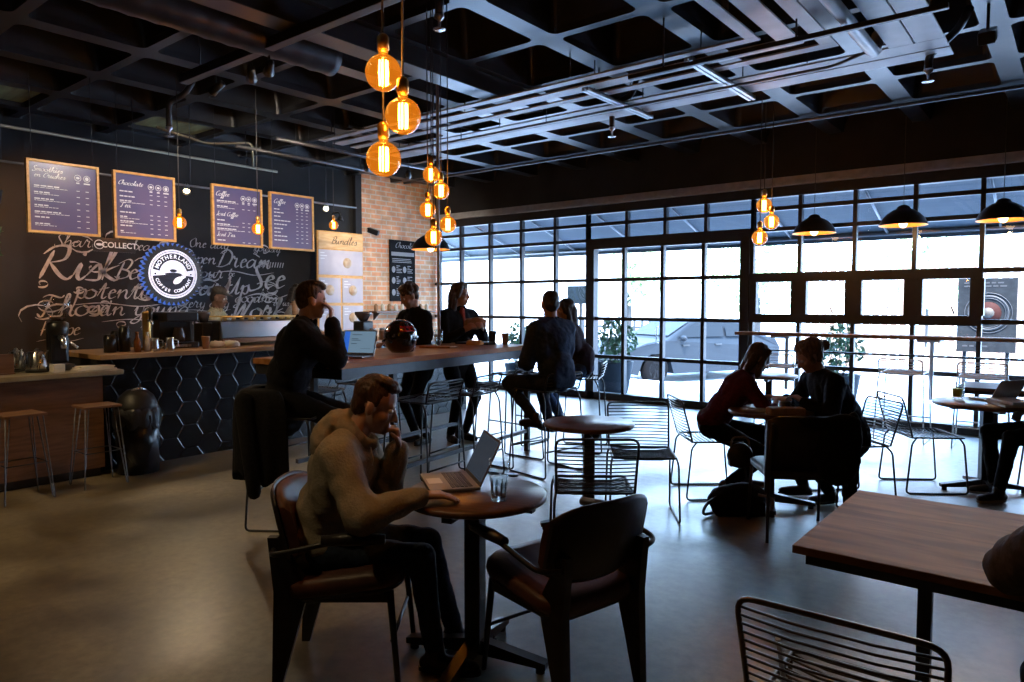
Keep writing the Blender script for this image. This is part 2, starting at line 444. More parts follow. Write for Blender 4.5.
window('window_1', [-9.79, -9.2, -8.48, -7.75, -7.02, -6.37], [2.83, 2.58, 1.935, 1.31, 0.695], XL+0.03, -6.34, 0, 3.12)
def hoppers(mb):
    mb.bb(-3.69, -0.93, YF-0.06, YF+0.06, 1.85, 1.975); mb.bb(-3.69, -0.93, YF-0.06, YF+0.06, 1.29, 1.41)
    for a in (-3.67, -3.0, -2.32, -1.64, -0.95):
        lo, hi = (a-0.1 if a > -3.6 else a-0.03), (a+0.1 if a < -1 else a+0.04)
        mb.bb(lo, hi, YF-0.05, YF+0.05, 1.41, 1.85)
    for a in (-3.33, -2.66, -1.98, -1.3):            # casement stays
        mb.tube([(a+0.1, YF-0.055, 1.43), (a+0.07, YF-0.09, 1.52)], 0.008, 6)
window('window_2', [-3.64, -3.0, -2.32, -1.64, -0.95, -0.27, 0.41, 1.06], [2.85, 2.57, 1.94, 1.34, 0.705], -3.67, 1.09, 0, 3.12, hoppers)
window('window_3', [-6.37, -5.64, -4.98, -4.33, -3.64], [2.83], -6.34, -3.67, 2.56, 3.12)
d = MB(); bars(d, [-6.28, -5.69, -5.02, -4.36, -3.74], [1.935, 1.31, 0.695], -6.33, -3.68, 0, 2.5, w=0.055)
d.bb(-6.34, -3.67, YF-0.08, YF+0.08, 2.43, 2.6).bb(-6.34, -3.67, YF-0.07, YF+0.07, 0, 0.11)
d.bb(-6.34, -6.22, YF-0.07, YF+0.07, 0, 2.45).bb(-3.8, -3.67, YF-0.07, YF+0.07, 0, 2.45)
door = structure(d, 'door_1', frame_m)
MB().poly([(-6.3, YF, 0.1), (-3.7, YF, 0.1), (-3.7, YF, 2.44), (-6.3, YF, 2.44)]).build('glass', window_glass, door)
h = MB(); h.tube([(-5.06, YF-0.06, 0.95), (-5.06, YF-0.12, 0.95), (-5.06, YF-0.12, 1.2), (-5.06, YF-0.06, 1.2)], 0.01, 8, fillet=0.03)
h.build('door_handle', steel, door)

# ------------------------------------------------------------------ outside
pave_m = pmat('pale_pavement', (0.50, 0.53, 0.57), 0.8, var=0.12, scale=3, bump=0.1)
road_m = pmat('bleached_road', (0.46, 0.5, 0.55), 0.85, var=0.15, scale=5)
structure(MB().bb(-40, 25, YF+0.06, 13.2, -0.3, -0.03), 'pavement', pave_m)
structure(MB().bb(-60, 40, 13.2, 60, -0.5, -0.26), 'road', road_m)
ren = pmat('white_render', (0.78, 0.78, 0.77), 0.85, var=0.05, scale=2)
def building(name, x0, x1, y0, y1, z1, m, label, wins):
    b = MB().bb(x0, x1, y0, y1, -0.3, z1).bb(x0-0.15, x1+0.15, y0-0.15, y1+0.15, z1, z1+0.2).build(name, m, None, label, 'building')
    gm = pmat('far_window_glass', (0.2, 0.24, 0.3), 0.15)
    for (wx, wz, ww, wh) in wins:
        w = MB().bb(wx-ww/2-0.06, wx+ww/2+0.06, y0-0.06, y0+0.02, wz-wh/2-0.06, wz+wh/2+0.06).build('window_frame', white_m, b)
        MB().bb(wx-ww/2, wx+ww/2, y0-0.075, y0-0.055, wz-wh/2, wz+wh/2).build('pane', gm, w)
    return b
building('white_building', -44, -16.5, 24, 34, 7.5, ren, 'long white rendered building across the road, beyond the leftmost window panes', [])
building('pale_building', -6, 16, 40, 50, 8.0, pmat('pale_render', (0.66, 0.66, 0.68), 0.85, var=0.06, scale=1.5),
         'pale building with rows of windows far behind the advert board', [(x, z, 1.4, 1.5) for z in (2.2, 5.4) for x in (-4, -1, 2, 5, 8)])
# awning over the pavement
aw_m = pmat('awning_canvas', (0.045, 0.062, 0.08), 0.85, var=0.06, scale=3)
aw_m.node_tree.nodes['Principled BSDF'].inputs['Transmission Weight'].default_value = 0.0
aw = empty('awning', (-3, YF+0.1, 3.08), label='blue-grey canvas awning sloping out over the pavement above the glazed wall', cat='awning')
MB().prism([(0.0, 0.0), (1.5, -0.47), (1.5, -0.6), (1.515, -0.6), (1.515, -0.455), (0.0, 0.025)], 0, -12, 9).build('canopy', aw_m, aw)
rib_m = pmat('awning_rib', (0.14, 0.15, 0.165), 0.4, metal=0.5)
for k in range(16):
    x = -11.5 + 1.36*k
    MB().tube([(x, 0.0, -0.03), (x, 1.49, -0.505)], 0.018, 6).build('rib', rib_m, aw)
MB().tube([(-12, 1.49, -0.52), (9, 1.49, -0.52)], 0.025, 6).build('front_bar', rib_m, aw)
# fence of dark pickets beyond the car
f = empty('picket_fence', (-13.2, 19.6, -0.26), label='fence of dark pickets standing behind the silver car', cat='fence')
fm = pmat('fence_iron', (0.012, 0.012, 0.014), 0.5)
MB().bb(0, 4.9, -0.02, 0.02, 0.25, 0.31).bb(0, 4.9, -0.02, 0.02, 1.05, 1.11).build('rail', fm, f)
for k in range(18): MB().bb(0.1+k*0.27, 0.17+k*0.27, -0.015, 0.015, 0, 1.3).build('picket', fm, f)
# timber screen behind the advert
t = MB()
for k in range(26): t.bb(-6.2+k*0.22, -6.06+k*0.22, 21, 21.05, -0.26, 2.6)
t.bb(-6.2, -0.4, 21.05, 21.1, 0.3, 0.42).bb(-6.2, -0.4, 21.05, 21.1, 2.0, 2.12)
t.build('timber_screen', pmat('orange_timber', (0.26, 0.16, 0.11), 0.7, var=0.2, scale=4, stretch=(1, 1, 6)), None, 'orange-brown slatted timber screen outside, behind the advert board', 'screen')
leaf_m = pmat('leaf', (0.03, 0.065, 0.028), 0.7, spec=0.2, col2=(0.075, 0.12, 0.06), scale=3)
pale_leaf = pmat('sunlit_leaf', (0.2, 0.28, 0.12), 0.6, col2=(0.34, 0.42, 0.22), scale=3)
def leaves(c, r, n, size, seed=1):
    rd = random.Random(seed); mb = MB()
    for i in range(n):
        v = V((rd.gauss(0, 1), rd.gauss(0, 1), rd.gauss(0, 1))).normalized() * (rd.random()**0.4)
        p = V(c) + V((v.x*r[0], v.y*r[1], v.z*r[2]))
        u = V((rd.gauss(0, 1), rd.gauss(0, 1), rd.gauss(0, 1))).normalized(); w = u.orthogonal().normalized(); s = size*(0.6+0.8*rd.random())
        q = u.cross(w)*s*0.12
        mb.skin([mb.ring([p-u*s, p-u*s*0.2-w*s*0.35+q, p+u*s*0.4-w*s*0.3+q, p+u*s, p+u*s*0.4+w*s*0.3-q, p-u*s*0.2+w*s*0.35-q])], caps=False)
        mb.bm.verts.ensure_lookup_table(); mb.bm.faces.new(mb.bm.verts[-6:])
    return mb
pot_m = pmat('grey_pot', (0.011, 0.016, 0.022), 0.7, spec=0.2, var=0.15, scale=5)
def planter(x, y, r, h, label, seed, n=420):
    p = empty('potted_shrub', (x, y, -0.03), label=label, cat='plant', group='potted shrubs on the pavement')
    MB().lathe([(r*0.72, 0), (r*0.8, h*0.2), (r, h*0.94), (r*1.04, h), (r*0.95, h), (r*0.92, h*0.9), (0.001, h*0.9)]).build('pot', pot_m, p)
    st = MB()
    for k in range(7): st.tube([(0.05*math.cos(k), 0.05*math.sin(k), h*0.88), (0.2*math.cos(k*0.9), 0.2*math.sin(k*0.9), h+0.5)], 0.008, 5)
    st.build('stems', char_wood, p)
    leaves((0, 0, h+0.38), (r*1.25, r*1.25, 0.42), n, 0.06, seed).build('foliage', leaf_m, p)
planter(-6.5, 10.95, 0.34, 0.56, 'leafy green shrub in a grey pot outside the glazed door, beside the silver car', 3)
planter(-8.6, 10.9, 0.3, 0.42, 'low green shrub in a grey pot outside, seen below the far bar end', 4, 300)
planter(-2.9, 11.6, 0.3, 0.5, 'green shrub in a grey pot outside, glimpsed between the two people leaning over a table', 5, 300)
for i, (x, y, s, lb) in enumerate([(-16.5, 29, 1.9, 'sunlit tree outside to the left of the silver car'), (-10.5, 29, 2.3, 'sunlit broad tree outside behind the silver car'),
                                   (-4.8, 31, 2.1, 'sunlit tree outside beyond the right end of the glazed door')]):
    tr = empty('tree', (x, y, -0.26), label=lb, cat='tree')
    MB().tube([(0, 0, 0), (0.1, 0, 1.2), (0, 0.1, 2.6)], [0.16, 0.13, 0.08], 8).build('trunk', char_wood, tr)
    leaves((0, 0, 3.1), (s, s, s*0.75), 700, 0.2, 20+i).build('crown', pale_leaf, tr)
# silver car, nose towards the pavement
def car():
    c = empty('car', (-7.65, 16.1, -0.26), math.atan2(-0.91, -0.42), 'silver car parked outside the glazed door, nose towards the pavement', 'car')
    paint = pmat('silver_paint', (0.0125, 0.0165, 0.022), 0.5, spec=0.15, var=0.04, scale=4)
    dark = pmat('car_glass', (0.010, 0.013, 0.017), 0.4, spec=0.12)
    tyre = pmat('tyre', (0.003, 0.003, 0.0035), 0.9, spec=0.1)
    # x = forwards, y = left
    prof = [(-2.3, 0.35), (-2.33, 0.75), (-2.2, 0.98), (-1.75, 1.06), (-1.2, 1.36), (-0.5, 1.47), (0.2, 1.44), (0.75, 1.18), (1.1, 1.0), (1.7, 0.93), (2.2, 0.78), (2.34, 0.55), (2.3, 0.3), (1.95, 0.22),
            (1.85, 0.5), (1.6, 0.68), (1.3, 0.68), (1.05, 0.5), (0.96, 0.22), (-0.96, 0.22), (-1.05, 0.5), (-1.3, 0.68), (-1.6, 0.68), (-1.85, 0.5), (-1.95, 0.22)]
    b = MB(); rings = []
    for yy in (-0.9, -0.86, -0.7, 0.7, 0.86, 0.9):
        rings.append(b.ring([(x, yy*(1.0 if z < 0.95 else 1.0-0.28*(z-0.95)/0.5), z if abs(yy) < 0.88 or z < 0.9 else z-0.03) for x, z in prof]))
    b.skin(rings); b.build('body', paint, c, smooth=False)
    g = MB()
    for s in (-1, 1):
        g.poly([(-1.62, s*0.868, 1.03), (-0.62, s*0.868, 1.03), (-0.62, s*0.795, 1.36), (-1.1, s*0.805, 1.32)])
        g.poly([(-0.54, s*0.868, 1.03), (0.84, s*0.868, 1.03), (0.25, s*0.79, 1.38), (-0.54, s*0.79, 1.38)])
    g.poly([(0.3, -0.66, 1.42), (0.3, 0.66, 1.42), (1.0, 0.72, 1.07), (1.0, -0.72, 1.07)])
    g.poly([(-1.25, -0.66, 1.36), (-1.25, 0.66, 1.36), (-1.72, 0.7, 1.09), (-1.72, -0.7, 1.09)])
    bmesh.ops.translate(g.bm, verts=g.bm.verts, vec=(0, 0, 0.012)); g.build('windows', dark, c)
    rim = pmat('alloy_rim', (0.03, 0.032, 0.036), 0.6, spec=0.1)
    for wx in (1.45, -1.45):
        for s in (-1, 1):
            w = MB().lathe([(0.2, -0.1), (0.3, -0.11), (0.335, -0.08), (0.335, 0.08), (0.3, 0.11), (0.2, 0.1)], seg=28, M=Matrix.Translation((wx, s*0.8, 0.335)) @ Matrix.Rotation(PI/2, 4, 'X')).build('wheel', tyre, c)
            r = MB()
            for k in range(10):
                a = k*PI/5; r.box((wx+0.12*math.cos(a), s*0.885, 0.335+0.12*math.sin(a)), (0.2, 0.03, 0.035), Matrix.Rotation(-a, 3, 'Y'))
            r.lathe([(0.19, -0.02), (0.225, -0.02), (0.225, 0.02), (0.19, 0.02)], seg=24, M=Matrix.Translation((wx, s*0.88, 0.335)) @ Matrix.Rotation(PI/2, 4, 'X')); r.build('rim', rim, w)
    for s in (-1, 1):
        for hx_ in (-0.35, 0.62): MB().box((hx_, s*0.91, 0.86), (0.2, 0.03, 0.03), bev=0.01).build('door_handle', black_plastic, c)
        MB().ell((0.75, s*0.98, 1.02), (0.06, 0.1, 0.07)).build('mirror', paint, c)
        MB().ell((2.18, s*0.68, 0.68), (0.16, 0.16, 0.07)).build('headlight', rim, c)
car()
# advert board on posts
ad = empty('advert_board', (-1.16, 13.0, -0.03), label='grey advert board with a red ringed disc, on posts outside at the right', cat='sign')
adm = pmat('advert_print', (0.016, 0.018, 0.021), 0.7, spec=0.08, col2=(0.025, 0.028, 0.031), scale=9)
MB().bb(-0.38, 0.38, -0.02, 0.02, 0.84, 1.97, bev=0.005).build('panel', adm, ad)
rg = MB()
for i, (r, w) in enumerate(((0.31, 0.012), (0.27, 0.03), (0.23, 0.012))):
    rg.lathe([(r-w, 0.0), (r, 0.0), (r, 0.006), (r-w, 0.006)], (0, 0, 0), 40, hollow=True, M=Matrix.Translation((0.02, -0.024, 1.44)) @ Matrix.Rotation(PI/2, 4, 'X'))
rg.build('rings', pmat('advert_grey', (0.03, 0.03, 0.033), 0.6), ad)
MB().lathe([(0.001, 0.0), (0.17, 0.0), (0.17, 0.008), (0.001, 0.008)], seg=36, M=Matrix.Translation((0.02, -0.022, 1.44)) @ Matrix.Rotation(PI/2, 4, 'X')).build('disc', pmat('advert_red', (0.035, 0.011, 0.009), 0.7, spec=0.1), ad)
MB().lathe([(0.001, 0.0), (0.08, 0.0), (0.08, 0.012), (0.001, 0.012)], seg=30, M=Matrix.Translation((0.02, -0.022, 1.44)) @ Matrix.Rotation(PI/2, 4, 'X')).build('cup', pmat('advert_cream', (0.06, 0.05, 0.04), 0.6), ad)
ln = MB(); rd = random.Random(4)
for z, n in ((1.9, 6), (1.85, 5), (0.93, 4)):
    x = -0.3
    for k in range(n):
        w = 0.05+0.06*rd.random(); ln.bb(x, x+w, -0.025, -0.02, z-0.012, z+0.012); x += w+0.025
ln.build('printed_lines', pmat('advert_white', (0.04, 0.04, 0.043), 0.6), ad)
for px_ in (-0.3, 0.25): MB().bb(px_, px_+0.05, 0.021, 0.07, 0, 0.95).build('post', steel_dark, ad)
nb = empty('notice_board', (-8.05, 12.2, -0.03), label='small blue-grey notice board outside, behind the two heads at the bar end', cat='sign')
MB().bb(-0.3, 0.3, -0.015, 0.015, 1.58, 1.95, bev=0.004).build('notice_panel', pmat('notice_blue', (0.006, 0.012, 0.018), 0.7, spec=0.1, col2=(0.012, 0.02, 0.026), scale=6), nb)
MB().bb(-0.03, 0.03, 0.015, 0.065, 0, 1.65).build('post', steel_dark, nb)
# ------------------------------------------------------------------ under the ceiling
sl = empty('suspended_slat_frame', (-0.86, 6.58, 3.5), label='nested pale slats of a suspended frame turning a corner under the black ceiling', cat='ceiling frame')
def slat(x0, x1, y0, y1, z0=3.5, z1=3.515): MB().bb(x0+0.86, x1+0.86, y0-6.58, y1-6.58, z0-3.5, z1-3.5, bev=0.004).build('slat', duct_m, sl)
for (y0, y1, x1) in ((5.24, 5.33, -1.93), (5.44, 5.6, -1.70), (5.71, 5.82, -1.51)): slat(-7.2, x1, y0, y1)
for (x0, x1, y1) in ((-2.02, -1.93, 5.24), (-1.85, -1.70, 5.44), (-1.62, -1.51, 5.71)): slat(x0, x1, 0.2, y1)
slat(-7.2, -0.86, 6.12, 6.34); slat(-7.2, -0.86, 6.36, 6.58); slat(-1.23, -1.06, 0.2, 6.12); slat(-1.05, -0.86, 0.2, 6.12)
for x in (-7.0, -5.3, -3.6, -1.9):
    for y in (5.28, 5.76, 6.35): MB().tube([(x+0.86, y-6.58, 0.05), (x+0.86, y-6.58, 0.27)], 0.006, 6).build('hanger_rod', steel_dark, sl)
for y in (1.5, 3.2, 4.8):
    for x in (-1.97, -1.57, -1.05): MB().tube([(x+0.86, y-6.58, 0.05), (x+0.86, y-6.58, 0.27)], 0.006, 6).build('hanger_rod', steel_dark, sl)
for x in (-6.6, -5.6): MB().bb(x+0.84, x+0.88, 5.2-6.58, 6.6-6.58, 0.06, 0.09).build('cross_bar', steel_dark, sl)
def run(name, pts, r, m, label, cat, seg=10, rods=()):
    p0 = V(pts[0]); o = empty(name, p0, label=label, cat=cat)
    MB().tube([V(p)-p0 for p in pts], r, seg, fillet=0.08).build('pipe', m, o)
    for x, y, z in rods: MB().tube([V((x, y, z))-p0, V((x, y, 3.9))-p0], 0.005, 6).build('hanger_rod', steel_dark, o)
    return o
run('white_pipe', [(-1.29, 0.0, 3.43), (-1.29, 5.95, 3.43), (-1.29, 6.04, 3.6)], 0.045, pmat('pale_pipe', (0.42, 0.43, 0.45), 0.35, var=0.08, scale=9), 'thick pale pipe running below the slats at upper right', 'pipe')
run('conduit_pipe', [(-7.2, 6.02, 3.42), (-1.6, 6.02, 3.42), (-1.25, 5.9, 3.46)], 0.012, pipe_m, 'thin conduit running along the slatted frame', 'pipe', 6, [(-5.6, 6.02, 3.42), (-4.4, 6.02, 3.42)])
run('window_conduit', [(-9.5, 8.72, 3.7), (3.5, 8.72, 3.7)], 0.022, pipe_m, 'long conduit under the last ceiling rib before the glazed wall', 'pipe', 8)
run('track_pipe', [(-8.25, -2.5, 3.3), (-8.4, 5.45, 3.3)], 0.016, pmat('brassy_conduit', (0.34, 0.30, 0.2), 0.35, metal=0.7), 'long thin brassy pipe hanging above the menu boards', 'pipe', 8, [(-8.27, -1, 3.3), (-8.33, 1.7, 3.3), (-8.36, 3.6, 3.3), (-8.39, 5.0, 3.3)])
run('light_bar', [(-8.2, 0.5, 2.93), (-8.2, 6.6, 2.93)], 0.012, pmat('grey_conduit', (0.3, 0.3, 0.31), 0.35, metal=0.7), 'thin grey bar behind the menu boards carrying the small spotlights', 'pipe', 8, [(-8.2, 2.3, 2.93), (-8.2, 4.17, 2.93), (-8.2, 6.08, 2.93)])
run('bent_conduit', [(-8.55, 3.95, 3.62), (-8.6, 4.6, 3.55), (-8.4, 5.1, 3.62), (-8.4, 5.1, 3.3)], 0.014, MATS['brassy_conduit'], 'short bent brassy pipe joining the long pipe above the menu boards', 'pipe', 8)
run('bracket_pipe', [(-7.6, 4.4, 3.35), (-7.6, 6.6, 3.35)], 0.02, pipe_m, 'grey pipe over the rightmost menu boards', 'pipe', 8, [(-7.6, 5.2, 3.35), (-7.6, 6.2, 3.35)])
run('cross_pipe', [(-7.1, 4.6, 3.4), (-7.1, 6.9, 3.4)], 0.022, pipe_m, 'grey pipe running towards the brick wall', 'pipe', 8, [(-7.1, 5.4, 3.4), (-7.1, 6.6, 3.4)])
def boxrun(name, x0, x1, y0, y1, z0, z1, m, label, cat, rods):
    o = empty(name, ((x0+x1)/2, (y0+y1)/2, z0), label=label, cat=cat); cx, cy = (x0+x1)/2, (y0+y1)/2
    MB().bb(x0-cx, x1-cx, y0-cy, y1-cy, 0, z1-z0, bev=0.006).build('trunking', m, o)
    for x, y in rods: MB().tube([(x-cx, y-cy, z1-z0-0.01), (x-cx, y-cy, 3.95-z0)], 0.007, 6).build('hanger_rod', steel_dark, o)
    return o
boxrun('downstand_duct', -4.72, -4.5, 0.2, 6.1, 3.57, 3.74, ceil_black, 'deep black boxed duct running away above the large glowing bulbs', 'duct', [(-4.61, 2.0), (-4.61, 4.5)])
boxrun('cable_trunking', -6.3, -1.8, 3.12, 3.2, 3.5, 3.58, steel_dark, 'black cable trunking crossing behind the large glowing bulbs', 'trunking', [(-6, 3.16), (-5, 3.16), (-3, 3.16)])
boxrun('lighting_rail', -2.9, -0.7, 5.07, 5.11, 3.34, 3.375, steel_dark, 'black lighting rail crossing under the slats at upper right', 'rail', [(-2.6, 5.09), (-1.6, 5.09), (-0.8, 5.09)])
for x, y0, y1, lb in ((-2.47, 5.25, 6.62, 'right-hand bright strut channel hung below the slats'), (-3.52, 5.4, 6.62, 'left-hand bright strut channel hung below the slats')):
    o = empty('strut_channel', (x, (y0+y1)/2, 3.44), label=lb, cat='strut', group='strut channels below the slats')
    MB().bb(-0.035, -0.008, -(y1-y0)/2, (y1-y0)/2, 0, 0.035).bb(0.008, 0.035, -(y1-y0)/2, (y1-y0)/2, 0, 0.035).bb(-0.035, 0.035, -(y1-y0)/2, (y1-y0)/2, 0.02, 0.035).build('channel', pmat('galvanised', (0.5, 0.5, 0.5), 0.35, metal=0.8), o)
    for s in (-0.45, 0.45): MB().tube([(0, s, 0.03), (0, s, 0.33)], 0.006, 6).build('hanger_rod', steel_dark, o)
# spiral duct
sd = empty('spiral_duct', (-5.02, 3.8, 3.62), label='ribbed black spiral duct with an open end at upper left', cat='duct')
pr = []; n = 64
for k in range(n+1):
    z = k*0.06; pr += [(0.145 if k % 3 == 0 else 0.138, -z)]
MB().lathe([(0.128, 0.0)]+pr+[(0.128, -n*0.06)], seg=28, M=Matrix.Rotation(-PI/2, 4, 'X')).build('duct', spiral_m, sd)
for yy in (-1.0, -2.6): MB().tube([(0, yy, 0.13), (0, yy, 0.4)], 0.006, 6).build('hanger_rod', steel_dark, sd)
def sprinkler(x, y, z, pts, label):
    o = empty('sprinkler', (x, y, z), label=label, cat='sprinkler', group='sprinklers')
    MB().tube([(0, 0, 0.06)]+[V(p)-V((x, y, z)) for p in pts], 0.03, 10, fillet=0.07).build('drop_pipe', steel_dark, o)
    MB().lathe([(0.001, -0.03), (0.04, -0.03), (0.045, -0.025), (0.012, -0.015), (0.012, 0.03), (0.035, 0.05), (0.035, 0.07), (0.001, 0.07)], seg=16).build('sprinkler_head', steel, o)
sprinkler(-3.9, 6.5, 3.32, [(-3.9, 6.5, 3.62), (-3.55, 6.3, 3.62), (-3.5, 6.3, 3.78)], 'black sprinkler pipe with a steel head, hanging below the slats at mid ceiling')
sprinkler(-1.02, 6.5, 3.33, [(-1.02, 6.5, 3.5), (-0.8, 6.35, 3.62), (-0.72, 6.2, 3.7)], 'bent black sprinkler pipe at the corner of the pale slats, upper right')
sprinkler(-3.55, 3.6, 3.48, [(-3.55, 3.6, 3.8)], 'sprinkler head on a short drop right of the topmost large bulb')
sprinkler(-7.4, 3.55, 3.3, [(-7.4, 3.55, 3.62), (-7.2, 3.62, 3.68), (-7.1, 3.66, 3.8)], 'sprinkler on a bent drop above the second menu board')
# yellowish light on two coffer tops, painted as olive-coloured panels
for x0, y0, lb in ((-9.36, 3.98, 'olive panel painting yellowish light in the coffer above the second menu board'), (-9.36, 2.02, 'olive panel painting yellowish light in the coffer at the far left')):
    MB().bb(x0, x0+0.82, y0, y0+0.82, 3.8, 3.83, bev=0.005).build('painted_light_panel', pmat('olive_light_tint', (0.36, 0.36, 0.16), 0.7, col2=(0.22, 0.2, 0.08), scale=3, stretch=(1, 5, 1)), None, lb, 'painted light panel')

# ------------------------------------------------------------------ lamps
fil_m = emis_mat('filament', (1.0, 0.48, 0.10), 60)
glow_m = emis_mat('frosted_glow', (1.0, 0.62, 0.28), 14)
brass = pmat('brass_socket', (0.55, 0.33, 0.10), 0.3, metal=0.9)
copper_in = pmat('copper_lining', (0.9, 0.40, 0.07), 0.5, metal=0.2)
cord_m = pmat('cord', (0.05, 0.045, 0.04), 0.7)
def light(kind, name, parent, loc, power, col, size=0.03, rot=None, spot=None, blend=0.6):
    l = bpy.data.lights.new(name, kind); l.energy = power; l.color = col
    if kind in ('POINT', 'SPOT'): l.shadow_soft_size = size
    if spot: l.spot_size = spot; l.spot_blend = blend
    o = bpy.data.objects.new(name, l); COL.objects.link(o); o.parent = parent; o.location = loc
    if rot is not None: o.rotation_euler = rot
    return o
def globe():
    b = empty('globe_bulb', (0, 0, 0), label='amber globe bulb', cat='bulb')
    pr = [(0.001, -0.0625)] + [(0.0625*math.sin(math.radians(a)), -0.0625*math.cos(math.radians(a))) for a in range(15, 166, 10)] + [(0.018, 0.075), (0.018, 0.085)]
    MB().lathe(pr, seg=28).build('glass_globe', amber_glass, b)
    f = MB()
    for k in range(7):
        a = k*2*PI/7; x, y = 0.014*math.cos(a), 0.014*math.sin(a)
        f.tube([(x, y, -0.042), (x*1.1, y*1.1, 0), (x, y, 0.042)], 0.0032, 5)
    f.build('filament', fil_m, b)
    MB().lathe([(0.001, 0.072), (0.014, 0.072), (0.014, 0.078), (0.021, 0.08), (0.021, 0.12), (0.014, 0.13), (0.004, 0.135), (0.001, 0.135)], seg=16).build('socket', brass, b)
    return b
def cord(p, z0, z1, r=0.004): return MB().tube([(0, 0, z0), (0, 0, z1)], r, 6).build('cord', cord_m, p)
G0 = globe()
def bulb(i, x, y, z, label, group, power):
    b = G0 if i == 0 else copy_tree(G0)
    b.location = (x, y, z); b['label'] = label; b['group'] = group; k_ = 1.33 if 'window' in group else 1.0; b.scale = (k_,)*3
    for ch in list(b.children):
        if ch.name.startswith(('cord', 'bulb_light', 'pendant_light')): bpy.data.objects.remove(ch)
    cord(b, 0.13, (3.76-z)/k_)
    light('POINT', 'bulb_light', b, (0, 0, 0), power, (1.0, 0.55, 0.18), 0.02)
    return b
n = 0
for x, y, z, lb in [(-1.92, 1.67, 2.35, 'topmost of the three large amber bulbs'), (-1.86, 1.705, 2.2, 'middle one of the three large amber bulbs, set to the right'), (-1.98, 1.72, 2.07, 'lowest of the three large amber bulbs')]:
    bulb(n, x, y, z, lb, 'large amber bulbs', 4); n += 1
for x, y, z, lb in [(-3.77, 3.73, 2.50, 'topmost of the five amber bulbs beside the bar pole'), (-3.71, 3.77, 2.38, 'second bulb from the top beside the bar pole'), (-3.84, 3.76, 2.25, 'third bulb from the top beside the bar pole'),
                    (-3.71, 3.84, 2.14, 'fourth bulb from the top beside the bar pole, hanging to its right'), (-3.68, 3.66, 2.03, 'lowest of the five amber bulbs beside the bar pole')]:
    bulb(n, x, y, z, lb, 'amber bulbs beside the bar pole', 2); n += 1
for x, y, z, lb in [(-2.78, 7.87, 2.63, 'topmost of the three amber bulbs hanging against the window'), (-2.71, 7.91, 2.45, 'middle one of the three amber bulbs hanging against the window'), (-2.78, 7.75, 2.27, 'lowest of the three amber bulbs hanging against the window')]:
    bulb(n, x, y, z, lb, 'amber bulbs against the window', 2); n += 1
for x, y, z, lb in [(-6.8, 3.34, 2.33, 'amber bulb hanging between the second and third menu boards'), (-6.73, 4.13, 2.33, 'amber bulb hanging before the third menu board'), (-8.0, 6.05, 2.62, 'amber bulb hanging just above the orange-headed product board')]:
    bulb(n, x, y, z, lb, 'amber bulbs over the counter', 2.5); n += 1
def dome():
    d = empty('dome_pendant', (0, 0, 0), label='black dome pendant', cat='lamp')
    out = [(0.185, 0.0), (0.18, 0.02), (0.16, 0.06), (0.125, 0.1), (0.08, 0.13), (0.055, 0.14), (0.045, 0.16), (0.02, 0.172), (0.001, 0.174)]
    MB().lathe(out, seg=36, caps=False).build('shade', pmat('black_shade', (0.012, 0.012, 0.013), 0.4), d)
    inn = [(0.001, 0.150), (0.04, 0.14), (0.074, 0.124), (0.12, 0.094), (0.155, 0.055), (0.176, 0.016), (0.182, -0.001), (0.186, -0.001), (0.186, 0.003)]
    MB().lathe(inn, seg=36, caps=False).build('lining', copper_in, d)
    MB().ell((0, 0, 0.02), (0.034, 0.034, 0.04)).build('lamp_bulb', glow_m, d)
    return d
D0 = dome()
for i, (x, y, z, lb, pw) in enumerate([(-2.69, 9.42, 2.44, 'leftmost black dome pendant in front of the right-hand windows', 5), (-1.69, 9.42, 2.47, 'middle black dome pendant in front of the right-hand windows', 5),
                                       (-0.72, 9.42, 2.46, 'rightmost black dome pendant in front of the right-hand windows', 5), (-6.8, 6.71, 2.27, 'black dome pendant half hidden behind the bulbs by the bar pole', 4)]):
    d = D0 if i == 0 else copy_tree(D0)
    d.location = (x, y, z); d['label'] = lb; d['group'] = 'black dome pendants'; k_ = 1.38; d.scale = (k_,)*3
    for ch in list(d.children):
        if ch.name.startswith(('cord', 'bulb_light', 'pendant_light')): bpy.data.objects.remove(ch)
    cord(d, 0.17, (3.76-z)/k_, 0.003)
    light('POINT', 'pendant_light', d, (0, 0, -0.06), pw, (1.0, 0.6, 0.28), 0.035)
def spot(x, y, z, aim, power, label, col=(1.0, 0.78, 0.5), ang=70, lit=True, can=None):
    o = empty('spotlight', (x, y, z), label=label, cat='spotlight', group='small spotlights')
    t = (V(aim)-V((x, y, z))).normalized(); q = t.to_track_quat('-Z', 'Y'); M4 = q.to_matrix().to_4x4()
    MB().lathe([(0.012, 0.09), (0.03, 0.085), (0.034, 0.0), (0.045, -0.05), (0.04, -0.05), (0.03, -0.0), (0.001, 0.0)], seg=16, M=M4).build('can', can or steel, o)
    MB().lathe([(0.001, -0.02), (0.032, -0.02), (0.032, -0.012), (0.001, -0.012)], seg=14, M=M4).build('lens', emis_mat('spot_lens', (1.0, 0.75, 0.42), 40) if 'spot_lens' not in MATS else MATS['spot_lens'], o)
    MB().tube([(0, 0, 0.0), (0, 0, 0.10)], 0.008, 6).build('yoke', steel_dark, o)
    if lit: light('SPOT', 'spot_beam', o, t*0.06, power, col, 0.03, q.to_euler(), math.radians(ang))
    return o
spot(-8.2, 2.2, 2.88, (-9.9, 3.3, 1.85), 150, 'small spotlight left of the first menu board, at the picture edge', (1.0, 0.42, 0.10), 95)
spot(-8.2, 4.12, 2.88, (-6.6, 3.3, 1.3), 40, 'small spotlight between the second and third menu boards')
spot(-8.2, 6.08, 2.88, (-6.6, 4.6, 1.2), 40, 'small spotlight at the right end of the bar behind the menu boards')
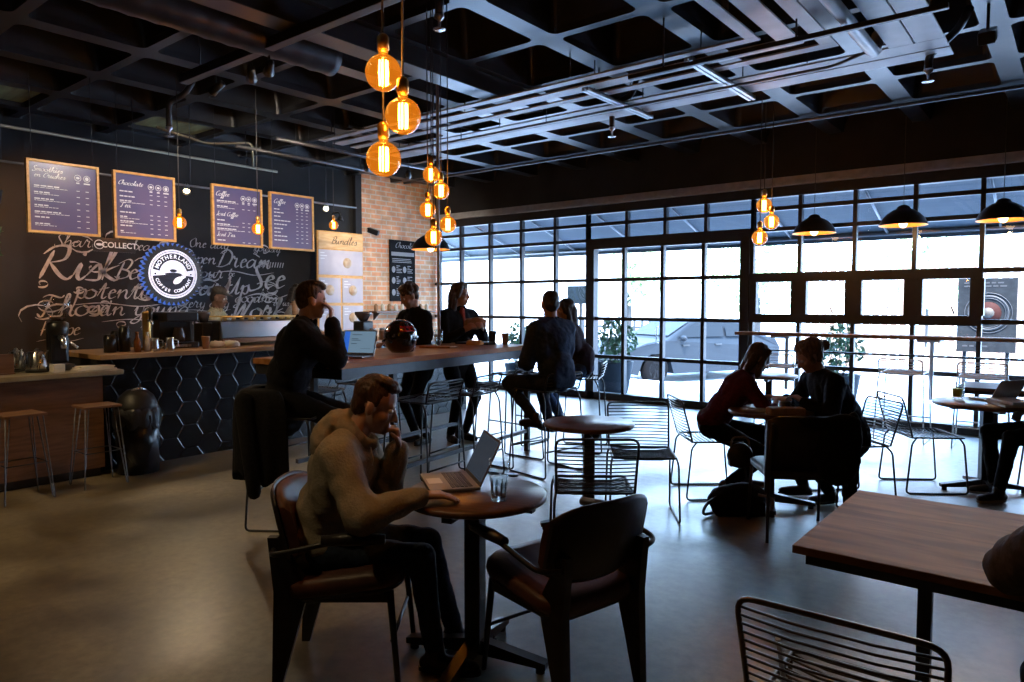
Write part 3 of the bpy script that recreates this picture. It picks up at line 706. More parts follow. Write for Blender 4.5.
sp = empty('track_spotlight', (-0.62, 6.35, 3.45), label='black track spotlight at the top right corner', cat='spotlight')
MB().box((0, 0, 0.07), (0.11, 0.16, 0.09), Matrix.Rotation(0.5, 3, 'X'), bev=0.01).build('head', black_plastic, sp)
MB().tube([(0, 0, 0.1), (0, 0, 0.32)], 0.012, 6).build('stem', steel_dark, sp)
t_ = (V((-0.15, 2.9, 0.74))-V((-0.62, 6.35, 3.45))).normalized(); light('SPOT', 'spot_beam', sp, t_*0.14, 200, (1.0, 0.74, 0.5), 0.04, t_.to_track_quat('-Z', 'Y').to_euler(), math.radians(32))
# ceiling spots over the open floor at the left, on their own track outside the picture
tr = boxrun('spot_track', -6.5, -1.5, 0.52, 0.56, 3.5, 3.54, steel_dark, 'black spotlight track over the left-hand floor', 'rail', [(-6, 0.54), (-2, 0.54)])
for x, aim, pw, lb in ((-2.9, (-2.45, 1.85, 1.12), 42, 'track spotlight aimed at the man in the hoodie'), (-5.6, (-5.6, 2.3, 0), 95, 'track spotlight aimed at the floor near the stools'), (-4.2, (-4.4, 1.9, 0), 70, 'track spotlight aimed at the floor behind the jacket'), (-6.2, (-7.2, 2.3, 1.0), 90, 'track spotlight aimed at the wood-fronted counter')):
    spot(x, 0.54, 3.38, aim, pw, lb, (1.0, 0.72, 0.36), 62 if x < -3 else 30)

for x, aim, pw, lb in ((-4.95, (-9.9, 5.7, 1.9), 170, 'added black spotlight on the cable trunking, aimed past the boards at the lettered wall'), (-5.75, (-7.6, 2.7, 2.5), 110, 'added black spotlight on the cable trunking, brightening the left menu boards'), (-5.2, (-7.6, 4.7, 2.5), 140, 'added black spotlight on the cable trunking, brightening the right menu boards')):  # added fill spots, invented to brighten the menu boards and lettering
    spot(x, 3.16, 3.36, aim, pw, lb, (1.0, 0.86, 0.72), 58, can=black_plastic)
spot(-7.1, 6.6, 3.28, (-9.9, 9.0, 2.1), 190, 'added black spotlight on the grey pipe, brightening the brick wall', (1.0, 0.84, 0.66), 70, can=black_plastic)  # invented lamp, added to lift the brick wall
spot(-7.1, 5.9, 3.28, (-9.5, 7.35, 2.0), 110, 'added black spotlight on the grey pipe, brightening the pale product board', (1.0, 0.9, 0.8), 42, can=black_plastic)  # extra made-up lamp that brightens the product board

# ------------------------------------------------------------------ menu boards
TXY = Matrix(((0, 0, 1, 0), (1, 0, 0, 0), (0, 1, 0, 0), (0, 0, 0, 1)))   # flat text -> a face looking along +X, reading along +Y
def put_text(mb, s, y, z, h, x, m=None, shear=0.0, bold=0.0, sx=1.0):
    mb.mesh(text_me(s, shear, bold), Matrix.Translation((x, y, z)) @ TXY @ Matrix.Diagonal((h*sx, h, h, 1)), m)
def board(y0, label, heads, rows, cols, icons):
    o = empty('menu_board', (-7.6, y0+0.31, 2.21), label=label, cat='menu board', group='hanging menu boards')
    W, H = 0.62, 0.68
    MB().bb(-0.012, 0.0, -W/2+0.02, W/2-0.02, 0.02, H-0.02).build('panel', panel_blue, o)
    f = MB()
    for a in (-1, 1): f.bb(-0.03, 0.012, a*W/2-a*0.024, a*W/2, 0, H, bev=0.002)
    for z in (0, H-0.024): f.bb(-0.03, 0.012, -W/2+0.024, W/2-0.024, z, z+0.024, bev=0.002)
    f.build('frame', wood_light, o)
    t = MB(); put = lambda a, b: V((0.002, a, b))
    for wd, y, z, h in heads: script(t, wd, -W/2+y, z, h, put, pen=0.75)
    rd = random.Random(int(y0*100))
    for z, n, small in rows:
        y = -W/2+0.06
        for k in range(n):
            w = 0.02+0.03*rd.random(); t.bb(0.0005, 0.002, y, y+w, z-0.006, z+0.006); y += w+0.008
        if small:
            y = -W/2+0.06
            for k in range(n+3):
                w = 0.015+0.03*rd.random(); t.bb(0.0005, 0.0015, y, y+w, z-0.019, z-0.014); y += w+0.006
        for c in cols: t.bb(0.0005, 0.002, c-0.014, c+0.014, z-0.018, z-0.012)
    for k, c in enumerate(icons):
        t.lathe([(0.026, 0), (0.031, 0), (0.031, 0.002), (0.026, 0.002)], (0, 0, 0), 24, hollow=True, M=Matrix.Translation((0.001, c, H-0.13)) @ Matrix.Rotation(PI/2, 4, 'Y'))
        t.ell((0.001, c, H-0.13), (0.001, 0.017, 0.012 if k < len(icons)-1 else 0.019), u=10, v=6)
        t.bb(0.0005, 0.002, c-(0.014 if k < len(icons)-1 else 0.028), c+(0.014 if k < len(icons)-1 else 0.028), H-0.185, H-0.172)
    t.build('menu_lettering', paint_white, o)
    for a in (-0.26, 0.26): MB().tube([(-0.01, a, H), (-0.01, a, 3.78-2.21)], 0.003, 5).build('hanging_wire', steel_dark, o)
board(2.32, 'leftmost hanging menu board, headed Smoothies in script, yellow wooden frame', [('Smoothies', 0.05, 0.575, 0.023), ('en Crushes', 0.06, 0.52, 0.022)],
      [(0.44, 4, 1), (0.38, 3, 1), (0.32, 4, 1), (0.26, 3, 1), (0.20, 5, 1), (0.15, 3, 0), (0.09, 3, 1)], (0.12, 0.2), (0.12, 0.2))
board(3.07, 'second menu board from the left, headed Chocolate, above the COLLECT sign', [('Chocolate', 0.05, 0.545, 0.022), ('Tea', 0.06, 0.32, 0.024)],
      [(0.48, 3, 0), (0.43, 4, 0), (0.385, 3, 1), (0.27, 4, 0), (0.225, 2, 1), (0.18, 4, 1), (0.135, 3, 0), (0.08, 1, 1)], (0.06, 0.135, 0.21), (0.06, 0.135, 0.215))
board(4.10, 'third menu board from the left, headed Coffee and Iced Coffee, with a bulb before it', [('Coffee', 0.05, 0.555, 0.026), ('Iced Coffee', 0.05, 0.335, 0.022), ('Iced Tea', 0.05, 0.105, 0.022)],
      [(0.50, 5, 1), (0.44, 3, 1), (0.285, 2, 0), (0.24, 4, 1), (0.19, 5, 1), (0.06, 2, 0)], (0.07, 0.14, 0.21), (0.07, 0.14, 0.215))
board(4.82, 'rightmost hanging menu board, headed Coffee, smallest in view', [('Coffee', 0.06, 0.55, 0.026)],
      [(0.48, 2, 0), (0.44, 3, 0), (0.395, 2, 0), (0.345, 5, 0), (0.30, 5, 0), (0.25, 3, 0), (0.205, 2, 0), (0.16, 4, 0), (0.11, 4, 0)], (0.07, 0.14, 0.21), (0.07, 0.14, 0.215))
cs_ = empty('hanging_sign', (-7.6, 3.07, 2.07), label='small black hanging sign reading COLLECT, below the second menu board', cat='sign')
MB().bb(-0.012, 0.0, -0.20, 0.20, 0, 0.135, bev=0.003).build('plate', black_plastic, cs_)
t = MB(); put_text(t, 'COLLECT', 0.045, 0.065, 0.078, 0.002, bold=0.02)
t.lathe([(0.04, 0), (0.046, 0), (0.046, 0.002), (0.04, 0.002)], seg=24, hollow=True, M=Matrix.Translation((0.0, -0.145, 0.067)) @ Matrix.Rotation(PI/2, 4, 'Y'))
t.ell((0.002, -0.145, 0.067), (0.001, 0.03, 0.013), u=12, v=6)
t.build('sign_lettering', paint_white, cs_)
for a in (-0.2, 0.2): MB().tube([(-0.006, a*0.55, 0.134), (-0.006, a*0.55, 0.18)], 0.003, 5).build('hanging_wire', steel_dark, cs_)

# round cog-edged wall sign
lg = empty('round_wall_sign', (XL, 4.71, 1.96), label='round cog-edged lit sign reading MOTHERLAND COFFEE COMPANY on the lettered black wall', cat='sign')
side_blue = pmat('blue_edge_glow', (0.05, 0.1, 0.3), 0.4, emit=(0.10, 0.24, 0.85), estr=0.5)
lit_white = pmat('lit_sign_face', (0.8, 0.8, 0.85), 0.5, emit=(0.80, 0.80, 1.0), estr=0.75)
cog = []
for k in range(40):
    for r, da in ((0.385, 0.0), (0.43, 0.35), (0.43, 0.6), (0.385, 0.95)): cog.append((r*math.cos((k+da)*PI/20), r*math.sin((k+da)*PI/20)))
g = MB(); g.prism(cog, 0, 0.03, 0.11, m=side_blue); g.prism([(a*0.995, b*0.995) for a, b in cog], 0, 0.1, 0.118, m=black_plastic); g.build('cog', None, lg)
RX = Matrix.Rotation(PI/2, 4, 'Y')
def disc(mb, r0, r1, x, a0=0, a1=360, m=None, th=0.003):
    k = 40; outer = [(r1*math.cos(math.radians(a0+(a1-a0)*j/k)), r1*math.sin(math.radians(a0+(a1-a0)*j/k))) for j in range(k+1)]
    inner = [(r0*math.cos(math.radians(a0+(a1-a0)*j/k)), r0*math.sin(math.radians(a0+(a1-a0)*j/k))) for j in range(k+1)]
    mb.skin([mb.ring([V((x, a, b)) for a, b in inner]), mb.ring([V((x, a, b)) for a, b in outer])], m, closed=False, caps=False, smooth=False)
ring = MB(); disc(ring, 0.0, 0.335, 0.12, m=lit_white); ring.build('face', None, lg)
ink = pmat('sign_ink', (0.02, 0.02, 0.045), 0.5)
tt = MB()
disc(tt, 0.305, 0.313, 0.1225); disc(tt, 0.19, 0.285, 0.1225, 12, 168); disc(tt, 0.0, 0.285, 0.1225, 186, 354)
tt.ell((0.122, 0.0, 0.0), (0.001, 0.12, 0.02)); tt.ell((0.122, 0.0, 0.045), (0.001, 0.05, 0.022))
for a in (-0.245, 0.245): tt.ell((0.1222, a, 0.0), (0.0012, 0.014, 0.014), u=10, v=6)
tt.build('ink', ink, lg)
lt = MB()
def arc_text(mb, s, r, a0, a1, h, flip=False):
    for k, ch in enumerate(s):
        if ch == ' ': continue
        a = math.radians(a0+(a1-a0)*k/(len(s)-1))
        mb.mesh(text_me(ch, 0, 0.03), Matrix.Translation((0.1245, r*math.cos(a), r*math.sin(a))) @ TXY @ Matrix.Rotation(a+(PI/2 if flip else -PI/2), 4, 'Z') @ Matrix.Diagonal((h, h, h, 1)))
arc_text(lt, 'MOTHERLAND', 0.238, 155, 25, 0.075); arc_text(lt, 'COFFEE COMPANY', 0.238, 200, 340, 0.06, True)
lt.ell((0.1245, 0.06, -0.085), (0.001, 0.075, 0.04), Matrix.Rotation(0.6, 3, 'X')); lt.ell((0.1245, 0.13, -0.04), (0.001, 0.045, 0.02), Matrix.Rotation(0.3, 3, 'X'))
lt.build('letters', pmat('lit_letters', (0.85, 0.85, 0.9), 0.5, emit=(0.85, 0.85, 1.0), estr=0.8), lg)

# chalk lettering over the wall
mu = MB(); putw = lambda y, z: V((XL+0.004, y, z))
for wd, y, z, h, pen, sw in [('Risk', 3.08, 1.86, 0.20, 0.5, False), ('Beau', 3.98, 1.88, 0.13, 0.45, False), ('potential', 3.50, 1.62, 0.115, 0.45, True), ('Those', 3.08, 1.40, 0.13, 0.45, False), ('in young', 3.85, 1.40, 0.11, 0.45, True),
                             ('Share', 3.30, 2.27, 0.075, 0.4, False), ('the bean', 3.90, 2.27, 0.07, 0.4, False), ('brew', 4.3, 1.20, 0.10, 0.45, False), ('Hope', 3.1, 1.16, 0.09, 0.4, True),
                             ('open', 4.98, 2.13, 0.085, 0.5, False), ('Dream', 5.40, 2.10, 0.125, 0.5, True), ('One day', 5.0, 2.36, 0.065, 0.45, False), ('yourself', 6.02, 2.36, 0.052, 0.5, False), ('Your', 5.0, 1.93, 0.085, 0.5, False), ('be', 5.58, 1.96, 0.05, 0.5, False),
                             ('Heart', 4.78, 1.68, 0.125, 0.62, False), ('Up', 5.50, 1.70, 0.125, 0.6, False), ('See', 5.90, 1.80, 0.19, 0.55, True), ('goodness', 5.68, 1.575, 0.08, 0.55, False), ('Work', 5.62, 1.33, 0.15, 0.6, True),
                             ('in us', 6.32, 1.52, 0.05, 0.5, False), ('every day', 4.80, 1.50, 0.07, 0.5, True), ('with it', 5.0, 1.26, 0.08, 0.5, False)]:
    script(mu, wd, y, z, h, putw, pen=pen, swash=sw)
rdm = random.Random(11)
for k in range(34):                                              # loose flourishes between the words
    y0, z0, r0, a0, sg, sc_k = 3.05+3.5*rdm.random(), 1.2+1.2*rdm.random(), 0.05+0.10*rdm.random(), rdm.random()*6.28, rdm.choice((-1, 1)), 0.5+rdm.random()
    pts = [(y0+r0*(1-0.055*j)*math.cos(a0+sg*0.5*j)*1.6, z0+r0*(1-0.055*j)*math.sin(a0+sg*0.5*j)) for j in range(13)]
    lft = []; rgt = []
    for j, (a, b) in enumerate(pts):
        w_ = 0.0035+0.008*abs(math.sin(j*0.5+a0)); lft.append(putw(a, b+w_)); rgt.append(putw(a+w_*0.5, b-w_))
    mu.skin([mu.ring(lft), mu.ring(rgt)], closed=False, caps=False)
for a in range(9): mu.skin([mu.ring([putw(6.15+a*0.045, 2.2), putw(6.17+a*0.045, 2.2)]), mu.ring([putw(6.13+a*0.045, 2.12), putw(6.145+a*0.045, 2.12)])], closed=False, caps=False)
mu.build('chalk_lettering', chalk, wl)
# ------------------------------------------------------------------ service counter
tile_m = pmat('black_hex_tile', (0.010, 0.011, 0.013), 0.22, var=0.25, scale=5, rough_var=0.04)
grout_m = pmat('dark_grout', (0.02, 0.02, 0.021), 0.8)
ct = empty('service_counter', (-7.05, 2.66, 0), label='long service counter faced with black hexagonal tiles under an oak worktop', cat='counter')
L = 5.0
MB().bb(-0.85, 0.0, 0.0, L, 0.0, 1.04).build('carcass', grout_m, ct)
hx = MB(); s = 0.135; hh = s*math.sqrt(3)/2
for i in range(-1, int(L/(1.5*s))+2):
    for j in range(-1, 6):
        cy, cz = i*1.5*s+0.05, j*2*hh + (hh if i % 2 else 0) - 0.02
        pts = [(cy+s*math.cos(k*PI/3), cz+s*math.sin(k*PI/3)) for k in range(6)]
        q = lambda f: [(min(max(cy+(a-cy)*f, 0), L), min(max(cz+(b-cz)*f, 0.0), 1.04)) for a, b in pts]
        if max(b for a, b in pts) < 0.02 or min(b for a, b in pts) > 1.02 or max(a for a, b in pts) < 0.02 or min(a for a, b in pts) > L-0.02: continue
        A, B, C = (hx.ring([V((x, a, b)) for a, b in q(f)]) for x, f in ((0.0, 0.995), (0.006, 0.995), (0.0095, 0.93)))
        hx.skin([A, B, C], smooth=False, caps=False); hx.bm.faces.new(C)
hx.build('tiled_front', tile_m, ct, smooth=False)
MB().bb(-0.9, 0.14, -0.02, L+0.03, 1.04, 1.085, bev=0.005).build('worktop', wood_edge, ct)
wc = empty('wood_counter', (-6.85, 1.63, 0), label='lower counter with a red-brown plank front and stone-coloured top, at the left edge', cat='counter')
MB().bb(-0.7, 0.0, -1.1, 1.0, 0.08, 0.91).build('front_panel', wood_front, wc)
MB().bb(-0.66, -0.05, -1.08, 0.98, 0.0, 0.08).build('plinth', black_plastic, wc)
MB().bb(-0.74, 0.06, -1.15, 1.16, 0.91, 0.955, bev=0.006).build('worktop', pmat('worn_counter_top', (0.22, 0.18, 0.12), 0.35, col2=(0.32, 0.27, 0.19), scale=4), wc)
bc = empty('back_counter', (-9.6, 4.8, 0), label='black back counter along the lettered wall behind the baristas', cat='counter')
MB().bb(-0.3, 0.28, -1.9, 3.0, 0, 0.88).build('carcass', wall_black, bc)
MB().bb(-0.31, 0.31, -1.92, 3.02, 0.88, 0.92, bev=0.005).build('worktop', steel_dark, bc)

# espresso machine
em = empty('espresso_machine', (-7.5, 4.62, 1.085), label='wide espresso machine with a brushed steel back panel on the tiled counter', cat='coffee machine')
MB().bb(-0.3, 0.18, -0.62, 0.62, 0.05, 0.28, bev=0.02).build('body', black_plastic, em)
MB().prism([(0.18, 0.09), (0.21, 0.095), (0.19, 0.265), (0.17, 0.275)], 1, -0.6, 0.6).build('back_panel', pmat('smooth_steel', (0.5, 0.51, 0.53), 0.3, metal=1.0), em)
MB().bb(0.17, 0.215, -0.6, 0.6, 0.04, 0.085, bev=0.004).build('lower_trim', pmat('copper_trim', (0.30, 0.16, 0.1), 0.35, metal=0.7), em)
for x in (-0.24, 0.12):
    for y in (-0.54, 0.54): MB().lathe([(0.03, 0), (0.03, 0.05), (0.02, 0.065)], (x, y, 0)).build('foot', black_plastic, em)
r = MB(); r.tube([(0.16, -0.58, 0.32), (0.16, 0.58, 0.32)], 0.008).tube([(-0.26, -0.58, 0.32), (-0.26, 0.58, 0.32)], 0.008)
for y in (-0.58, -0.2, 0.2, 0.58): r.tube([(0.16, y, 0.27), (0.16, y, 0.32)], 0.006); r.tube([(-0.26, y, 0.27), (-0.26, y, 0.32)], 0.006)
r.build('cup_rail', brass, em)
for y in (-0.35, 0.1, 0.45): MB().lathe([(0.03, 0.1), (0.036, 0.06), (0.036, 0.03), (0.001, 0.03)], (-0.32, y, 0.1)).tube([(-0.34, y, 0.15), (-0.5, y, 0.15)], 0.013).build('group_handle', black_plastic, em)
def lathe_thing(name, prof, loc, m, label, cat, group=None, seg=20):
    return MB().lathe(prof, seg=seg).build(name, m, None, label, cat, group, loc=loc)
cup_prof = [(0.001, 0), (0.026, 0), (0.036, 0.055), (0.038, 0.06), (0.034, 0.06), (0.024, 0.006), (0.001, 0.006)]
stoneware = pmat('amber_stoneware', (0.55, 0.38, 0.16), 0.4, var=0.1, scale=10)
c0 = MB().lathe([(a*0.75, b*0.75) for a, b in cup_prof], seg=16).build('cup', stoneware, None, 'cup on the machine', 'cup')
for k in range(11):
    y = 4.12+k*0.1; o = c0 if k == 0 else again(c0, (0, 0, 0), 0, '')
    o.location = (-7.4, y, 1.366)
    tag(o, 'small ochre cup in the row standing on top of the espresso machine', None, 'cups on the espresso machine')
def paper_cup(loc, s, label, group=None, m=None, h=0.12):
    o = empty('paper_cup', loc, label=label, cat='cup', group=group)
    MB().lathe([(0.001, 0), (0.028*s, 0), (0.04*s, h*s), (0.043*s, h*s+0.002), (0.04*s, h*s+0.004), (0.036*s, h*s-0.004), (0.026*s, 0.006), (0.001, 0.006)], seg=20).build('cup', m or kraft, o)
    return o
def cup_stack(loc, label):
    o = empty('cup_stack', loc, label=label, cat='cup stack')
    for k in range(6): MB().lathe([(0.03, 0.0), (0.042, 0.1), (0.045, 0.104), (0.04, 0.104)], (0, 0, k*0.022), 18).build('cup', kraft, o)
cup_stack((-7.55, 5.12, 1.366), 'tall upside stack of brown paper cups on the espresso machine')
pc = paper_cup((-7.08, 3.72, 1.085), 1.05, 'brown paper cup on the tiled counter left of the espresso machine')
# tap, jugs, machine, canisters, bottles
tp = empty('beer_tap', (-7.35, 3.25, 1.085), label='brass column tap on the tiled counter', cat='tap')
MB().lathe([(0.06, 0), (0.06, 0.015), (0.04, 0.03), (0.04, 0.36), (0.045, 0.37), (0.03, 0.39), (0.001, 0.395)], seg=20).build('column', brass, tp)
MB().tube([(0, 0, 0.3), (0.1, 0, 0.3), (0.12, 0, 0.26)], 0.012, fillet=0.03).build('spout', steel, tp); MB().tube([(0.08, 0, 0.3), (0.09, 0, 0.42)], [0.012, 0.018]).build('handle', black_plastic, tp)
def jug(loc, label):
    o = empty('milk_jug', loc, label=label, cat='jug', group='steel milk jugs')
    MB().lathe([(0.001, 0), (0.045, 0), (0.047, 0.03), (0.036, 0.1), (0.038, 0.13), (0.034, 0.13), (0.03, 0.1), (0.001, 0.02)], seg=20).build('body', steel, o)
    MB().tube([(0, 0.04, 0.11), (0, 0.085, 0.1), (0, 0.08, 0.04), (0, 0.045, 0.03)], 0.006, fillet=0.02).build('handle', steel, o)
jug((-7.12, 3.22, 1.085), 'left steel milk jug before the brass tap'); jug((-7.1, 3.36, 1.085), 'right steel milk jug, near the black brewer')
bw = empty('filter_brewer', (-7.5, 3.62, 1.085), label='black filter coffee brewer with a glass front between the tap and the espresso machine', cat='coffee machine')
MB().bb(-0.17, 0.15, -0.17, 0.17, 0, 0.06, bev=0.01).bb(-0.17, -0.02, -0.17, 0.17, 0.06, 0.36, bev=0.01).bb(-0.17, 0.15, -0.17, 0.17, 0.28, 0.38, bev=0.015).build('body', black_plastic, bw)
MB().lathe([(0.001, 0.065), (0.065, 0.065), (0.075, 0.12), (0.05, 0.2), (0.055, 0.22)], (0.05, 0, 0)).build('jug', pmat('smoked_glass', (0.06, 0.05, 0.05), 0.08), bw)
MB().bb(0.151, 0.156, -0.08, 0.08, 0.015, 0.04).build('badge', steel, bw)
bb_ = empty('black_grinder', (-7.55, 3.95, 1.085), label='slim black grinder right beside the filter brewer', cat='grinder')
MB().bb(-0.09, 0.09, -0.07, 0.07, 0, 0.26, bev=0.015).build('body', black_plastic, bb_); MB().lathe([(0.04, 0.26), (0.07, 0.36), (0.07, 0.38), (0.001, 0.385)]).build('hopper', MATS['smoked_glass'], bb_)
for i, (y, h, r, lb) in enumerate([(2.86, 0.17, 0.055, 'short black canister at the left end of the tiled counter'), (3.0, 0.25, 0.05, 'tall black canister beside the short one'), (2.98, 0.2, 0.045, 'middle black canister behind the tall one')]):
    lathe_thing('canister', [(0.001, 0), (r, 0), (r, h*0.9), (r*0.85, h*0.93), (r*0.85, h), (0.001, h)], (-7.25-0.13*(i == 2)-0.02*i, y, 1.085), black_plastic, lb, 'canister', 'black canisters')
bot_m = pmat('brown_bottle_glass', (0.22, 0.07, 0.02), 0.12)
for y, lb, m, x in [(3.06, 'small amber syrup bottle near the black canisters', bot_m, -7.12), (3.13, 'second amber syrup bottle, to the right of the first', bot_m, -7.3), (3.16, 'pale syrup bottle before the brass tap', cream, -7.14)]:
    lathe_thing('bottle', [(0.001, 0), (0.03, 0), (0.03, 0.1), (0.012, 0.14), (0.012, 0.18), (0.016, 0.19), (0.001, 0.19)], (x, y, 1.085), m, lb, 'bottle', 'syrup bottles')
for y, x, lb in ((3.86, -7.1, 'crumpled pale cloth on the counter right of the paper cup'), (4.0, -7.07, 'second crumpled cloth below the espresso machine corner')):
    c = MB().ell((0, 0, 0.03), (0.07, 0.09, 0.045), u=14, v=8)
    for v in c.bm.verts: v.co += v.co.normalized()*0.02*noise.noise(v.co*40); v.co.z = max(v.co.z, 0.002)
    c.build('cloth', cream, None, lb, 'cloth', 'cloths on the counter', loc=(x, y, 1.085))
# on the wood counter
gr = empty('coffee_grinder', (-7.15, 2.39, 0.955), label='tall black coffee grinder with a clear cone hopper on the wood-fronted counter', cat='grinder')
MB().bb(-0.12, 0.12, -0.09, 0.09, 0, 0.06, bev=0.015).bb(-0.1, 0.04, -0.075, 0.075, 0.06, 0.4, bev=0.03).lathe([(0.07, 0.3), (0.085, 0.34), (0.085, 0.42), (0.06, 0.44)], (-0.01, 0, 0)).build('body', black_plastic, gr)
MB().lathe([(0.05, 0.43), (0.06, 0.46), (0.1, 0.55), (0.105, 0.64), (0.1, 0.645), (0.001, 0.645)], (-0.01, 0, 0)).build('hopper', glass_mat('hopper_glass', (0.93, 0.92, 0.91)), gr)
MB().lathe([(0.045, 0.445), (0.058, 0.475), (0.001, 0.48)], (-0.01, 0, 0)).build('beans', pmat('coffee_beans', (0.05, 0.02, 0.01), 0.5, var=0.5, scale=60, bump=0.6), gr)
MB().tube([(0.05, 0, 0.3), (0.12, 0, 0.27), (0.12, 0, 0.2)], 0.025, fillet=0.03).build('chute', steel, gr); MB().tube([(0.06, 0.06, 0.26), (0.1, 0.12, 0.2)], 0.012).build('lever', steel, gr)
def kettle(loc, label, rz):
    k = empty('gooseneck_kettle', loc, rz, label, 'kettle', 'gooseneck kettles')
    MB().lathe([(0.001, 0), (0.085, 0), (0.085, 0.02), (0.055, 0.14), (0.045, 0.15), (0.02, 0.158), (0.012, 0.175), (0.001, 0.18)]).build('body', steel, k)
    MB().tube([(0.07, 0, 0.04), (0.12, 0, 0.06), (0.12, 0, 0.14), (0.16, 0, 0.155)], [0.014, 0.012, 0.01, 0.008, 0.008, 0.008]+[0.008]*20, fillet=0.03).build('spout', steel, k)
    MB().tube([(-0.05, 0, 0.14), (-0.12, 0, 0.15), (-0.12, 0, 0.05)], 0.009, fillet=0.03).build('handle', black_plastic, k)
kettle((-7.1, 2.2, 0.985), 'front steel gooseneck kettle on a black base, left of the grinder', 2.2); kettle((-7.28, 2.1, 0.985), 'rear steel gooseneck kettle, partly behind the front one', 2.6)
for x, y, lb in ((-7.1, 2.2, 'black base under the front kettle'), (-7.28, 2.1, 'black base under the rear kettle')):
    MB().lathe([(0.001, 0), (0.085, 0), (0.09, 0.015), (0.085, 0.028), (0.001, 0.028)]).build('kettle_base', black_plastic, None, lb, 'kettle base', 'kettle bases', loc=(x, y, 0.956))
MB().bb(-0.02, 0.02, -0.06, 0.06, 0, 0.17, bev=0.003).bb(-0.05, 0.05, -0.06, 0.06, 0, 0.012).build('card_holder', wood_front, None, 'upright wooden card block at the left end of the wood-fronted counter', 'card holder', loc=(-7.05, 1.95, 0.957))
MB().bb(-0.012, 0.012, -0.05, 0.05, 0, 0.15, bev=0.003).bb(-0.035, 0.035, -0.05, 0.05, 0, 0.01).build('menu_card', wood_light, None, 'small pale card standing between kettles and grinder', 'card', loc=(-7.35, 2.33, 0.957))
MB().bb(-0.05, 0.05, -0.045, 0.045, 0, 0.07, bev=0.004).build('small_box', cream, None, 'small cream box in front of the grinder', 'box', loc=(-6.93, 2.3, 0.957))
nk = MB().bb(-0.11, 0.11, -0.16, 0.16, 0, 0.012, bev=0.003).bb(-0.1, 0.1, -0.15, 0.14, 0.012, 0.024, bev=0.003).bb(-0.09, 0.095, -0.13, 0.15, 0.024, 0.034, bev=0.003)
nk.build('folded_cloth', cream, None, 'folded cream cloth on the right end of the wood-fronted counter', 'cloth', loc=(-6.97, 2.6, 0.957))
# right-hand end of the counter, towards the brick wall
g2 = empty('hopper_grinder', (-7.4, 6.05, 1.085), label='black grinder with a dark hopper behind the bar laptop', cat='grinder')
MB().bb(-0.1, 0.1, -0.09, 0.09, 0, 0.24, bev=0.02).build('body', black_plastic, g2); MB().lathe([(0.05, 0.24), (0.11, 0.33), (0.11, 0.36), (0.001, 0.365)]).build('hopper', MATS['smoked_glass'], g2)
for i, (x, y, m) in enumerate([(-7.15, 6.0, cream), (-7.12, 6.14, kraft), (-7.2, 6.28, cream)]):
    j = empty('storage_jar', (x, y, 1.085), label=['left pale jar', 'middle brown jar', 'right pale jar'][i]+' on the counter behind the bar laptop', cat='jar', group='jars on the counter')
    MB().lathe([(0.001, 0), (0.045, 0), (0.048, 0.11), (0.04, 0.125), (0.001, 0.125)]).build('jar', m, j); MB().lathe([(0.043, 0.126), (0.043, 0.15), (0.001, 0.152)]).build('lid', steel, j)
hs = empty('hat_stand', (-7.4, 6.75, 1.085), label='dark hat stand on the counter carrying a straw hat', cat='stand')
MB().lathe([(0.07, 0), (0.07, 0.01), (0.012, 0.02), (0.012, 0.2), (0.05, 0.24), (0.001, 0.26)]).build('stand', black_plastic, hs)
ht = empty('straw_hat', (-7.4, 6.75, 1.29), label='straw trilby with a black crown band on the stand behind the helmet', cat='hat')
MB().lathe([(0.001, 0.135), (0.07, 0.13), (0.09, 0.09), (0.098, 0.02), (0.17, 0.0), (0.172, 0.006), (0.1, 0.03)]).build('straw', pmat('straw', (0.5, 0.38, 0.22), 0.8, var=0.15, scale=40, bump=0.3), ht)
MB().lathe([(0.099, 0.028), (0.101, 0.03), (0.096, 0.07), (0.092, 0.07)]).build('band', black_fabric, ht)
tb = empty('tablet_stand', (-7.3, 7.05, 1.085), label='white tablet till on a stand near the brick wall', cat='tablet')
MB().box((0, 0, 0.17), (0.015, 0.26, 0.19), Matrix.Rotation(-0.35, 3, 'Y'), bev=0.005).build('tablet', white_m, tb); MB().tube([(-0.02, 0, 0.15), (-0.06, 0, 0.01)], 0.015).bb(-0.12, 0.05, -0.07, 0.07, 0, 0.01).build('stand', white_m, tb)
MB().bb(-0.01, 0.01, -0.05, 0.05, 0, 0.15, bev=0.002).bb(-0.03, 0.03, -0.05, 0.05, 0, 0.008).build('info_card', pmat('card_blue', (0.35, 0.42, 0.6), 0.6, var=0.2, scale=12), None, 'small blue-and-white card standing below the straw hat', 'card', loc=(-7.1, 6.72, 1.087))
sh = empty('wall_shelf', (-9.86, 8.9, 1.42), label='thin shelf of jars and bottles on the brick wall below the dark poster', cat='shelf')
MB().bb(0, 0.2, -0.7, 0.75, -0.03, 0, bev=0.004).build('board', wood_dark, sh)
for y in (-0.6, 0.65): MB().prism([(0.0, -0.03), (0.16, -0.03), (0.0, -0.16)], 1, y-0.01, y+0.01).build('bracket', steel_dark, sh)
for k in range(9):
    m = [kraft, cream, kraft, cream, cream, bot_m, cream, kraft, cream][k]
    lb = ['kraft', 'cream', 'kraft', 'cream', 'cream', 'brown', 'cream', 'kraft', 'cream'][k]
    lathe_thing('jar', [(0.001, 0), (0.035, 0), (0.035, 0.10), (0.02, 0.115), (0.02, 0.13), (0.001, 0.13)], (-9.76, 8.27+0.155*k, 1.421), m, ['first', 'second', 'third', 'fourth', 'fifth', 'sixth', 'seventh', 'eighth', 'last'][k]+f' jar from the left on the brick wall shelf, {lb} coloured', 'jar', 'jars on the wall shelf', 14)

